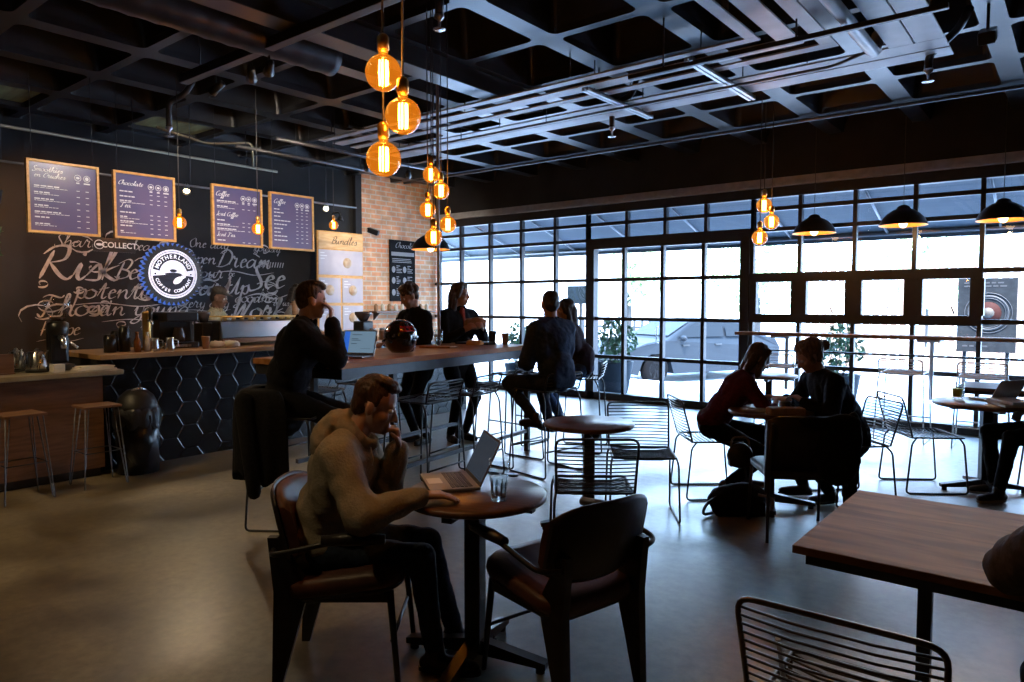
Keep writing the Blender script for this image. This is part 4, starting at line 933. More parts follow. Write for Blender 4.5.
# product board and poster on the far end of the counter wall
mb_ = empty('product_board', (-9.5, 7.32, 1.1), label='tall pale product board with an orange wooden header beside the brick wall', cat='menu board')
MB().bb(-0.03, 0, -0.46, 0.46, 0, 1.62, bev=0.004).build('backing', wood_light, mb_)
MB().bb(0, 0.012, -0.44, 0.44, 1.34, 1.6).build('header', pmat('orange_header', (0.72, 0.42, 0.16), 0.4, col2=(0.85, 0.58, 0.28), scale=3, stretch=(1, 2, 9)), mb_)
t = MB(); script(t, 'Bundles', -0.2, 1.42, 0.06, lambda a, b: V((0.014, a, b)), pen=0.5); t.build('header_lettering', wood_dark, mb_)
pn = pmat('grey_lilac_panel', (0.46, 0.43, 0.50), 0.5, col2=(0.6, 0.57, 0.62), scale=3)
pic = pmat('product_picture', (0.5, 0.3, 0.15), 0.5, col2=(0.7, 0.6, 0.45), scale=12)
for row, (z0, z1) in enumerate(((0.92, 1.32), (0.47, 0.87), (0.02, 0.42))):
    for a, b in ((-0.44, 0.44),) if row == 0 else ((-0.44, -0.02), (0.02, 0.44)):
        p = MB().bb(0, 0.01, a, b, z0, z1, bev=0.002).build('panel', pn, mb_)
        c = (a+b)/2 + (0.12 if row == 0 else 0)
        MB().lathe([(0.001, 0), (0.085, 0), (0.085, 0.004), (0.001, 0.004)], seg=20, M=Matrix.Translation((0.01, c, (z0+z1)/2)) @ RX).build('picture', pic, p)
        q = MB()
        for k in range(3): q.bb(0.01, 0.012, a+0.03, a+0.11+0.05*(k % 2), z1-0.06-0.045*k, z1-0.045-0.045*k)
        q.build('printed_lines', paint_white, p)
ps = empty('dark_poster', (XL+0.037, 9.0, 1.6), label='tall dark menu poster on the brick wall, headed Chocolate in white script', cat='poster')
MB().bb(0, 0.03, -0.31, 0.31, 0, 1.12, bev=0.004).build('panel', pmat('poster_black', (0.010, 0.011, 0.013), 0.8, var=0.3, scale=5, spec=0.1), ps)
t = MB(); script(t, 'Chocolate', -0.18, 0.98, 0.05, lambda a, b: V((0.033, a, b)), pen=0.6)
rd = random.Random(5)
t.bb(0.031, 0.033, -0.28, 0.28, 0.83, 0.9)
for z in (0.77, 0.74, 0.71): t.bb(0.031, 0.033, -0.26, 0.1+0.15*rd.random(), z, z+0.012)
for gz in (0.52, 0.32, 0.1):
    for gy in (-0.17, 0.1):
        t.ell((0.032, gy-0.06, gz+0.06), (0.0015, 0.045, 0.06), u=10, v=6)
        for k in range(5): t.bb(0.031, 0.033, gy+0.01, gy+0.05+0.1*rd.random(), gz+0.03*k, gz+0.03*k+0.013)
t.build('poster_lettering', pmat('poster_grey', (0.28, 0.29, 0.31), 0.7), ps)
wsp = empty('wall_camera', (XL+0.04, 8.2, 2.82), label='small black swivel camera fixed to the brick wall', cat='camera')
MB().box((0.12, 0.03, 0.0), (0.2, 0.09, 0.09), Matrix.Rotation(0.4, 3, 'Y') @ Matrix.Rotation(0.5, 3, 'Z'), bev=0.015).build('housing', black_plastic, wsp); MB().tube([(0, 0, 0.06), (0.1, 0.02, 0.03)], 0.014).build('arm', black_plastic, wsp)
wl_ = empty('gooseneck_wall_lamp', (XL, 7.45, 2.75), label='thin black hooked wall lamp arm above the product board', cat='lamp')
MB().tube([(0, 0, 0), (0.03, 0, 0.32), (0.22, 0, 0.32), (0.25, 0, 0.25)], 0.012, fillet=0.05).build('arm', steel_dark, wl_); MB().lathe([(0.03, 0.04), (0.05, -0.03), (0.045, -0.03), (0.001, 0.03)], (0.25, 0, 0.21)).build('shade', steel_dark, wl_)
tv = empty('trailing_plant', (-7.55, 2.03, 1.98), label='trailing green plant leaf at the left picture edge', cat='plant')
MB().tube([(0, 0, 0.5), (0.02, 0, 1.8)], 0.004).tube([(0, 0, 0.5), (0.03, 0.02, 0.2), (0.05, 0.05, 0.0)], 0.005).build('stem', leaf_m, tv); leaves((0.03, 0.0, 0.15), (0.06, 0.06, 0.18), 22, 0.06, 9).build('foliage', leaf_m, tv)
MB().lathe([(0.001, 0.46), (0.07, 0.46), (0.09, 0.58), (0.001, 0.58)]).build('hanging_pot', pot_m, tv)

# ------------------------------------------------------------------ bin and counter stools
bn = empty('waste_bin', (-6.78, 2.89, 0), label='black cylindrical waste bin with a shiny liner and domed lid against the tiled counter', cat='bin')
bn.scale = (0.88, 0.88, 0.97)
MB().lathe([(0.001, 0), (0.2, 0), (0.215, 0.55), (0.2, 0.55), (0.001, 0.05)], seg=32).build('body', pmat('bin_metal', (0.02, 0.021, 0.024), 0.22, metal=0.4), bn)
pr = []
b = MB()
rings = []
for i, (r_, z) in enumerate([(0.205, 0.62), (0.226, 0.58), (0.228, 0.50), (0.222, 0.44)]):
    rings.append(b.ring([V(((r_+0.012*math.sin(k*5)+(0.01*math.sin(k*2.3+i)))*math.cos(k*PI/18), (r_+0.012*math.sin(k*5))*math.sin(k*PI/18), z+(0.025*math.sin(k*1.7) if i == 3 else 0))) for k in range(36)]))
b.skin(rings, caps=False).build('liner_bag', pmat('bag_film', (0.010, 0.010, 0.012), 0.35, bump=0.5, scale=25), bn)
MB().lathe([(0.205, 0.57), (0.2, 0.64), (0.16, 0.73), (0.09, 0.785), (0.001, 0.80)], seg=32).build('dome_lid', pmat('bin_lid', (0.006, 0.006, 0.007), 0.5, var=0.1, scale=20), bn)
MB().tube([(0.05, -0.07, 0.78), (0.07, 0, 0.805), (0.05, 0.07, 0.78)], 0.012, fillet=0.05).build('lid_handle', steel, bn)
def hairpin_stool():
    o = empty('bar_stool', (0, 0, 0), label='stool', cat='stool')
    MB().bb(-0.17, 0.17, -0.17, 0.17, 0.672, 0.692, bev=0.006).build('seat', wood_front, o)
    for sx in (-1, 1):
        for sy in (-1, 1):
            MB().tube([(sx*0.12, sy*0.15, 0.665), (sx*0.19, sy*0.20, 0.012), (sx*0.165, sy*0.195, 0.012), (sx*0.1, sy*0.11, 0.665)], 0.006, 6, fillet=0.012).build('leg', pipe_m, o)
    MB().tube([(0.15, 0.165, 0.3), (-0.15, 0.165, 0.3), (-0.15, -0.165, 0.3), (0.15, -0.165, 0.3)], 0.005, 6, closed=True).build('foot_ring', steel_dark, o)
    return o
s0 = hairpin_stool(); s0.scale = (0.86, 0.86, 1); s0.location = (-6.54, 2.46, 0); s0['label'] = 'hairpin-leg stool with a wooden seat, the one nearer the waste bin'; s0['group'] = 'stools at the wood-fronted counter'
again(s0, (-6.5, 1.88, 0), 0.05, 'hairpin-leg stool with a wooden seat, cut by the left picture edge')

# ------------------------------------------------------------------ bar table with its stools
bt = empty('bar_table', (-4.17, 3.2, 0), 0.1223, 'long high bar table with an oak top on a grey steel frame', 'table')
BL, BW, BH = 2.75, 0.97, 1.12       # local: y along, x from 0 (front) to -BW
MB().bb(-BW, 0, 0, BL, BH-0.045, BH, bev=0.004).build('tabletop', wood_bar, bt)
bar_steel = pmat('bar_frame_steel', (0.04, 0.042, 0.047), 0.4, metal=0.3, var=0.15, scale=12)
f = MB()
f.bb(-0.06, -0.01, 0.02, BL-0.02, BH-0.125, BH-0.046).bb(-BW+0.01, -BW+0.06, 0.02, BL-0.02, BH-0.125, BH-0.046).bb(-BW+0.06, -0.06, 0.02, 0.07, BH-0.125, BH-0.046).bb(-BW+0.06, -0.06, BL-0.07, BL-0.02, BH-0.125, BH-0.046)
f.build('top_frame', bar_steel, bt)
for y in (0.6, BL-0.05):
    for x in (-0.035, -BW+0.035): MB().bb(x-0.025, x+0.025, y-0.025, y+0.025, 0, BH-0.126, bev=0.003).build('leg', bar_steel, bt)
for x in (-0.035, -BW+0.035): MB().bb(x-0.018, x+0.018, 0.4, BL-0.08, 0.20, 0.235).build('foot_rail', bar_steel, bt)
pole = empty('ceiling_pole', (-5.08, 5.12, BH), label='slim steel pole rising from the bar table to the ceiling', cat='pole')
MB().tube([(0, 0, 0), (0, 0, 3.76-BH)], 0.016, 10).build('pole', pmat('pole_steel', (0.55, 0.56, 0.58), 0.4), pole); MB().lathe([(0.045, 0), (0.045, 0.008), (0.001, 0.009)], seg=16).build('base_flange', steel, pole)

def wire_chair(m, seat_m, sh=0.46, bh=0.79, stool=False):
    """Wire chair, facing +y: rounded back frame with cross wires, wire seat and a sled leg frame at each side."""
    o = empty('wire_stool' if stool else 'wire_chair', (0, 0, 0), label='x', cat='stool' if stool else 'chair')
    w = 0.225 if not stool else 0.215; R = 0.0078; r = 0.0042
    back = MB(); y0, y1 = -0.2, -0.2-(bh-sh)*0.28
    back.tube([(-w, y0, sh), (-w-0.01, y1, bh), (w+0.01, y1, bh), (w, y0, sh)], R, 8, fillet=0.05)
    n = 13 if not stool else 5
    for k in range(n):
        t = (k+0.7)/n*0.94; z = sh+(bh-sh)*t; y = y0+(y1-y0)*t; ww = w+0.01*t
        back.tube([(-ww, y, z), (-ww*0.4, y-0.022, z), (ww*0.4, y-0.022, z), (ww, y, z)], r, 5)
    back.build('backrest', m, o)
    seat = MB()
    for k in range(13):
        y = -0.19+0.4*k/12; dz = 0.018 if 0 < k < 12 else 0.008
        seat.tube([(-w, y, sh), (-w*0.55, y, sh-dz), (w*0.55, y, sh-dz), (w, y, sh)], r, 5)
    seat.tube([(-w, -0.2, sh), (-w, 0.21, sh), (w, 0.21, sh), (w, -0.2, sh)], R, 8, closed=True, fillet=0.03)
    seat.build('seat', m, o)
    for s in (-1, 1):
        e = 0.02 if not stool else 0.035
        MB().tube([(s*w, 0.17, sh-0.004), (s*(w+0.012), 0.2, sh*0.9), (s*(w+e), 0.24, 0.008), (s*(w+e), -0.25, 0.008), (s*(w+0.012), -0.21, sh*0.9), (s*w, -0.17, sh-0.004)], R, 8, fillet=0.035).build('leg_frame', m, o)
    if stool: MB().tube([(-w-0.03, 0.225, 0.24), (w+0.03, 0.225, 0.24)], R, 8).tube([(-w-0.03, -0.235, 0.24), (w+0.03, -0.235, 0.24)], R, 8).build('foot_bar', m, o)
    return o
S0 = wire_chair(wire_black, None, 0.77, 0.93, True)
first = [True]
def put(src, loc, rz, label, group):
    if not src.get('used'):
        src['used'] = 1; o = src; o.location = loc; o.rotation_euler = (0, 0, rz); o['label'] = label; o['group'] = group; return o
    return again(src, loc, rz, label, group)
for loc, rz, lb in [((-4.34, 2.91, 0), -0.95, 'black wire bar stool under the man in the black jumper, near end of the bar'), ((-4.2, 4.05, 0), 1.69, 'empty black wire bar stool tucked in behind the seated man in the hoodie'), ((-4.25, 4.62, 0), 1.75, 'empty black wire bar stool in the middle of the near side of the bar'),
                    ((-3.84, 5.27, 0), 1.4, 'black wire bar stool under the man in the navy blazer'), ((-4.15, 6.33, 0), 2.0, 'black wire bar stool under the woman at the far end of the bar'), ((-5.45, 3.85, 0), -1.45, 'empty black wire bar stool on the counter side, nearest the laptop'),
                    ((-5.52, 4.55, 0), -1.45, 'empty black wire bar stool on the counter side, behind the helmet'), ((-4.95, 6.25, 0), 3.1, 'black wire bar stool drawn up to the far end of the bar table'), ((-4.36, 5.35, 0), 1.6, 'empty black wire bar stool beside the knees of the man in the blazer')]:
    put(S0, loc, rz, lb, 'black wire bar stools')
WS = wire_chair(wire_white, None, 0.77, 0.93, True)
for loc, rz, lb in [((-1.58, 9.1, 0), 0.0, 'white wire bar stool at the window shelf, left of the far right table'), ((-0.82, 9.05, 0), 0.05, 'white wire bar stool at the window shelf, at the right edge'),
                    ((-2.95, 9.1, 0), -0.05, 'white wire bar stool at the window shelf, seen between the two people leaning together')]:
    put(WS, loc, rz, lb, 'white wire bar stools')
ws = empty('window_shelf', (-3.7, YF-0.08, 0), label='narrow wooden shelf with a steel rail running along the right-hand windows', cat='shelf')
MB().bb(0, 4.75, -0.4, -0.05, 1.13, 1.17, bev=0.004).build('board', wood_table, ws); MB().tube([(0.1, -0.08, 0.92), (4.75, -0.08, 0.92)], 0.014, 8).build('rail', steel_dark, ws)
for x in (0.6, 2.3, 4.0): MB().bb(x-0.12, x+0.12, -0.38, -0.06, 1.1, 1.13).bb(x-0.02, x+0.02, -0.1, -0.06, 0.4, 1.12).build('bracket', lip_m, ws)

# ------------------------------------------------------------------ café tables
def cafe_table(top_m, r=0.31):
    o = empty('round_table', (0, 0, 0), label='x', cat='table')
    MB().lathe([(0.001, 0.71), (r-0.012, 0.71), (r, 0.717), (r, 0.734), (r-0.006, 0.74), (0.001, 0.74)], seg=48).build('tabletop', top_m, o)
    b = MB()
    for k in range(4):
        a = k*PI/2; b.box((0.14*math.cos(a), 0.14*math.sin(a), 0.695), (0.26, 0.045, 0.03), rotz(a))
    b.build('top_bracket', steel_dark, o)
    MB().bb(-0.036, 0.036, -0.036, 0.036, 0.05, 0.70, bev=0.004).build('column', steel_dark, o)
    for k in range(4):
        a = k*PI/2; c, s = math.cos(a), math.sin(a)
        q = MB().prism([(0.0, 0.04), (0.33, 0.025), (0.33, 0.05), (0.04, 0.1), (0.0, 0.1)], 1, -0.026, 0.026); q.lathe([(0.02, 0), (0.02, 0.025)], (0.3, 0, 0), 12)
        q.build('foot', steel_dark, o, M=Matrix.Rotation(a, 4, 'Z'))
    return o
T0 = cafe_table(wood_dark)
for loc, rz, lb in [((-2.02, 2.25, 0), 0.3, 'round walnut café table in the foreground under the open laptop'), ((-2.62, 4.09, 0), 0.75, 'empty round walnut café table between wire chairs, mid room'), ((-1.84, 5.43, 0), 0.4, 'round walnut café table between the two people leaning together'),
                    ((-2.79, 8.16, 0), 0.2, 'small round table near the windows, seen between the two leaning heads')]:
    put(T0, loc, rz, lb, 'round café tables')
t5 = cafe_table(wood_dark, 0.39); t5.location = (-0.6, 6.97, 0); t5.rotation_euler = (0, 0, 0.5); t5['label'] = 'round table at right holding books and a glass of yellow drink'
def long_table(loc, x0, x1, y0, y1, cols, top_m, label, rz=0):
    o = empty('rectangular_table', loc, rz, label, 'table')
    MB().bb(x0, x1, y0, y1, 0.712, 0.74, bev=0.004).build('tabletop', top_m, o)
    f = MB(); e = 0.035
    f.bb(x0+e, x1-e, y0+e, y0+e+0.03, 0.672, 0.711).bb(x0+e, x1-e, y1-e-0.03, y1-e, 0.672, 0.711).bb(x0+e, x0+e+0.03, y0+e+0.03, y1-e-0.03, 0.672, 0.711).bb(x1-e-0.03, x1-e, y0+e+0.03, y1-e-0.03, 0.672, 0.711); f.build('apron_frame', steel_dark, o)
    for x in cols:
        MB().bb(x-0.022, x+0.022, (y0+y1)/2-0.022, (y0+y1)/2+0.022, 0.012, 0.70).bb(x-0.03, x+0.03, y0+e+0.04, y1-e-0.04, 0.674, 0.70).build('column', steel_dark, o)
        MB().bb(x-0.05, x+0.05, y0+0.12, y1-0.12, 0, 0.02, bev=0.003).build('base_plate', steel_dark, o)
    return o
long_table((-0.1, 2.88, 0), -0.64, 0.72, -0.46, 0.45, (-0.31, 0.4), wood_table, 'brown oak rectangular table filling the lower right corner')
long_table((-0.2, 8.45, 0), -0.75, 0.75, -0.33, 0.33, (-0.45, 0.45), wood_dark, 'rectangular table catching white window light behind the books at right')

# ------------------------------------------------------------------ wire chairs
A0 = wire_chair(wire_black, None)
for loc, rz, lb in [((-2.28, 3.6, 0), 0.66, 'black wire chair with its back to us at the empty round table'), ((-2.5, 4.62, 0), 3.75, 'black wire chair beyond the empty round table, facing us'),
                    ((-2.36, 5.5, 0), -0.86, 'black wire chair under the woman in the maroon top'), ((-1.02, 6.8, 0), -0.95, 'black wire chair in side view at the round table with books'),
                    ((-1.42, 6.02, 0), 2.35, 'black wire chair under the person with tied-up hair')]:
    put(A0, loc, rz, lb, 'black wire chairs')
a5 = wire_chair(wire_bronze, None, 0.46, 0.80); a5.location = (-0.445, 2.055, 0); a5.rotation_euler = (0, 0, 0.02); a5['label'] = 'bronze-toned wire chair back at the bottom edge, before the oak table'
cp = MB().tube([(-0.14, -0.16, 0.475), (-0.14, -0.255, 0.70)], 0.007, 8); cp.build('painted_glint_stay', white_m, a5)  # chair rail coloured white to paint its bright reflection
p = wire_chair(wire_black, None); p.location = (-0.05, 7.16, 0); p.rotation_euler = (0, 0, 2.2); p['label'] = 'black wire chair under the person at the right picture edge'; p['group'] = 'black wire chairs'
p = wire_chair(wire_black, None); p.location = (0.2, 2.0, 0); p.rotation_euler = (0, 0, 0.0); p['label'] = 'black wire chair of the person whose elbow rests on the oak table'; p['group'] = 'black wire chairs'

# ------------------------------------------------------------------ leather armchairs with tapered rear legs
def armchair(hx=0.205):
    o = empty('leather_armchair', (0, 0, 0), label='x', cat='chair')
    # seat cushion: rounded slab, front (+y) slightly raised
    s = MB(); rings = []
    for z, k in ((0.395, 0.90), (0.40, 0.97), (0.425, 1.0), (0.45, 0.985), (0.468, 0.92), (0.474, 0.7)):
        rings.append(s.ring([V((x*k, y*k+0.01, z+0.03*(y/0.25))) for x, y in rrect(0.5, 0.5, 0.11, 5)]))
    s.skin(rings); s.build('seat_cushion', leather, o)
    pan = MB(); rings = []
    for z, k in ((0.34, 0.55), (0.36, 0.8), (0.385, 0.94), (0.40, 0.96)):
        rings.append(pan.ring([V((x*k, y*k+0.01, z+0.025*(y/0.25))) for x, y in rrect(0.5, 0.5, 0.11, 5)]))
    pan.skin(rings); pan.build('seat_shell', leather_dk, o)
    # curved backrest
    def back(th0, th1, name, m, inset):
        b = MB(); rows = []
        N = 14
        for i in range(N+1):
            u = -1+2*i/N; x = u*(0.255-inset)
            yb = -0.235+0.055*u*u
            hi = 0.81-inset-0.05*abs(u)**4; lo = 0.485+inset+0.06*abs(u)**3
            pr_ = []
            for zz, t in ((lo, 0.4), (lo+0.02, 0.9), ((lo+hi)/2, 1.0), (hi-0.02, 0.9), (hi, 0.4)): pr_.append((zz, -1, t))
            for zz, t in ((hi, 0.4), (hi-0.02, 0.9), ((lo+hi)/2, 1.0), (lo+0.02, 0.9), (lo, 0.4)): pr_.append((zz, 1, t))
            rows.append(b.ring([V((x, yb-(z-0.55)*0.24+(th1 if sg > 0 else -th0)*t, z)) for z, sg, t in pr_]))
        b.skin(rows); b.build(name, m, o)
    back(0.0, 0.045, 'backrest_pad', leather, 0.012); back(0.022, -0.002, 'backrest_shell', leather_dk, 0.0)
    for sx in (-1, 1):
        x = sx*hx
        MB().prism([(-0.275, 0.0), (-0.24, 0.0), (-0.125, 0.40), (-0.15, 0.46), (-0.245, 0.62), (-0.283, 0.62), (-0.262, 0.40)], 0, x-0.018, x+0.018).build('rear_leg', char_wood, o)
        MB().tube([(sx*0.205, 0.2, 0.40), (sx*0.225, 0.235, 0.0)], [0.016, 0.011], 10).build('front_leg', steel_dark, o)
        MB().tube([(x, -0.262, 0.57), (sx*(hx+0.11), -0.24, 0.58), (sx*(hx+0.115), 0.0, 0.635), (sx*(hx+0.10), 0.14, 0.635)], 0.011, 8, fillet=0.05).build('arm_tube', steel_dark, o)
        MB().tube([(sx*(hx+0.115), -0.04, 0.642), (sx*(hx+0.112), 0.06, 0.646), (sx*(hx+0.10), 0.2, 0.642)], [0.02, 0.026, 0.02], 10).build('arm_pad', char_wood, o)
        MB().bb(x-0.012, x+0.012, -0.2, 0.2, 0.355, 0.39).build('side_rail', steel_dark, o)
    MB().tube([(-0.22, 0.21, 0.2), (0.22, 0.21, 0.2)], 0.008, 8).build('front_stretcher', steel_dark, o)
    return o
AC = armchair()
put(AC, (-2.42, 1.9, 0), -0.89, 'brown leather armchair under the man in the grey hoodie', 'leather armchairs')
put(AC, (-1.655, 2.375, 0), 1.33, 'empty brown leather armchair seen from behind, at the foreground table', 'leather armchairs')
# shell armchair with tubular legs at the right-hand group
sc_ = empty('shell_chair', (-1.5, 4.93, 0), 0.60, "dark upholstered chair with its back to us before the two leaning people, jacket over it", 'chair')
b = MB(); rows = []
for i in range(13):
    u = -1+i/6; x = u*0.25; y = -0.22+0.03*u*u; rd_ = 0.03*max(0, abs(u)-0.75)*8*0.25
    rows.append(b.ring([V((x, y-(z-0.5)*0.16+d_, z)) for z, d_ in ((0.40+rd_, 0), (0.82-rd_*2, 0), (0.825-rd_*2, 0.014), (0.80-rd_*2, 0.034), (0.42+rd_, 0.034))]))
b.skin(rows); b.build('backrest', leather_dk, sc_)
s = MB(); rings = []
for z, k in ((0.40, 0.9), (0.42, 1.0), (0.45, 1.0), (0.465, 0.9)): rings.append(s.ring([V((x*k, y*k+0.02, z)) for x, y in rrect(0.5, 0.48, 0.08, 4)]))
s.skin(rings); s.build('seat', leather_dk, sc_)
for sx in (-1, 1):
    MB().tube([(sx*0.235, -0.285, 0.78), (sx*0.235, -0.225, 0.45), (sx*0.25, -0.27, 0.0)], 0.011, 8, fillet=0.05).build('rear_leg', steel_dark, sc_)
    MB().tube([(sx*0.235, 0.2, 0.42), (sx*0.245, 0.24, 0.0)], 0.011, 8).build('front_leg', steel_dark, sc_)
# ------------------------------------------------------------------ people
def blob(mb, voxel, smooth=4, wrinkle=0.0, freq=18.0, factor=0.5):
    """Fuse overlapping shapes into one continuous surface."""
    me = bpy.data.meshes.new('blob'); bmesh.ops.recalc_face_normals(mb.bm, faces=mb.bm.faces); mb.bm.to_mesh(me); mb.bm.free()
    o = bpy.data.objects.new('blob', me); TMP.collection.objects.link(o)
    r = o.modifiers.new('r', 'REMESH'); r.mode = 'VOXEL'; r.voxel_size = voxel
    if smooth: s = o.modifiers.new('s', 'SMOOTH'); s.factor = factor; s.iterations = smooth
    dg = bench()
    out = bpy.data.meshes.new_from_object(o.evaluated_get(dg)); bpy.data.objects.remove(o)
    if wrinkle:
        out.update(); ns = [v.normal.copy() for v in out.vertices]
        for v, nn in zip(out.vertices, ns):
            c = v.co; w = noise.noise(V((c.x*freq, c.y*freq, c.z*freq*0.45))) + 0.5*noise.noise(c*freq*2.1)
            v.co = c + nn*w*wrinkle
    for p in out.polygons: p.use_smooth = True
    return out
def sub(name, me, m, parent, label=None):
    me.materials.append(m); me.name = name
    return link(name, me, parent, label)
def ik(a, b, l1, l2, hint):
    """Joint between a and b with bone lengths l1, l2, bent towards hint."""
    a, b, hint = V(a), V(b), V(hint); d = b-a; D = d.length
    if D > (l1+l2)*0.995: b = a+d*((l1+l2)*0.995/D); d = b-a; D = d.length
    t = d.normalized(); x = (l1*l1-l2*l2+D*D)/(2*D); h = math.sqrt(max(0, l1*l1-x*x))
    n = hint-t*hint.dot(t)
    n = n.normalized() if n.length > 1e-5 else t.orthogonal().normalized()
    return a+t*x+n*h, b
skin_m = {k: pmat('skin_'+k, c, 0.5, var=0.08, scale=14, spec=0.4) for k, c in dict(fair=(0.46, 0.27, 0.19), tan=(0.34, 0.19, 0.125), brown=(0.13, 0.065, 0.042), warm=(0.42, 0.225, 0.15)).items()}
hair_m = {k: pmat('hair_'+k, c, 0.5, var=0.45, scale=70, stretch=(1, 1, 0.35), bump=0.8, spec=0.4) for k, c in dict(auburn=(0.055, 0.026, 0.015), black=(0.012, 0.01, 0.009), brown=(0.06, 0.034, 0.02), sandy=(0.20, 0.12, 0.065)).items()}
eye_w = pmat('eye_white', (0.6, 0.58, 0.55), 0.3); iris_m = pmat('iris', (0.04, 0.025, 0.02), 0.2)
def cloth(name, c, **k): return pmat(name, c, 0.88, var=0.22, scale=45, bump=0.25, spec=0.12, **k)
hoodie_m = pmat('oatmeal_fleece', (0.30, 0.26, 0.195), 0.92, var=0.08, scale=90, bump=0.3, spec=0.1); rib_m = pmat('ribbed_fleece', (0.19, 0.16, 0.12), 0.95, var=0.15, scale=60, stretch=(6, 6, 0.5), bump=0.5, spec=0.1); knit_black = cloth('black_knit', (0.009, 0.009, 0.010)); jean_m = cloth('dark_denim', (0.022, 0.03, 0.048)); denim_m = cloth('blue_denim', (0.04, 0.08, 0.17))
navy_m = cloth('navy_wool', (0.022, 0.034, 0.062)); maroon_m = cloth('maroon_knit', (0.085, 0.012, 0.02)); khaki_m = cloth('khaki_shirt', (0.28, 0.25, 0.15)); plum_m = cloth('plum_coat', (0.03, 0.024, 0.034))
black_trouser = cloth('black_trouser', (0.007, 0.007, 0.008)); shoe_m = pmat('shoe_leather', (0.02, 0.014, 0.012), 0.4, bump=0.1, scale=20); sole_m = pmat('shoe_sole', (0.5, 0.5, 0.48), 0.6)
red_m = cloth('red_shirt', (0.30, 0.05, 0.03)); grey_m = cloth('grey_tee', (0.22, 0.22, 0.22)); grey_jacket = cloth('grey_brown_jacket', (0.10, 0.085, 0.075))

def hand(mb, w, d, n, side, curl, s=1.0, spread=0.12):
    """Palm, four unequal bent fingers and a thumb; w = wrist, d = pointing direction, n = palm normal, side = thumb side vector."""
    w, d = V(w), V(d).normalized(); n = V(n); n = (n-d*n.dot(d)).normalized(); sd = d.cross(n).normalized()
    if sd.dot(V(side)) < 0: sd = -sd
    for k in (-0.028, -0.01, 0.01, 0.028): mb.cap(w+sd*k*0.7*s, w+(d*0.085+sd*k)*s, 0.015*s, 0.0125*s, 8)
    mb.cap(w-d*0.03*s, w+d*0.02*s, 0.024*s, 0.022*s, 10)
    for k, ln in ((0.03, 0.072), (0.010, 0.082), (-0.011, 0.076), (-0.031, 0.06)):
        p = w+(d*0.085+sd*k)*s; dd = (d+sd*k*spread*20*0.35).normalized(); a = 0.25*curl
        for seg, r in ((0.45, 0.0098), (0.32, 0.0088), (0.25, 0.0078)):
            a += curl*0.75*seg*1.6; q = p+(dd*math.cos(a)+n*math.sin(a))*ln*seg*s; mb.cap(p, q, r*s, (r-0.0008)*s, 8); p = q
    p = w+(d*0.02+sd*0.027)*s; q = p+(d*0.04+sd*0.028+n*0.012)*s; r_ = q+(d*0.03+sd*0.006+n*0.016*max(0.3, curl))*s
    mb.cap(p, q, 0.0135*s, 0.011*s, 8); mb.cap(q, r_, 0.011*s, 0.0088*s, 8)

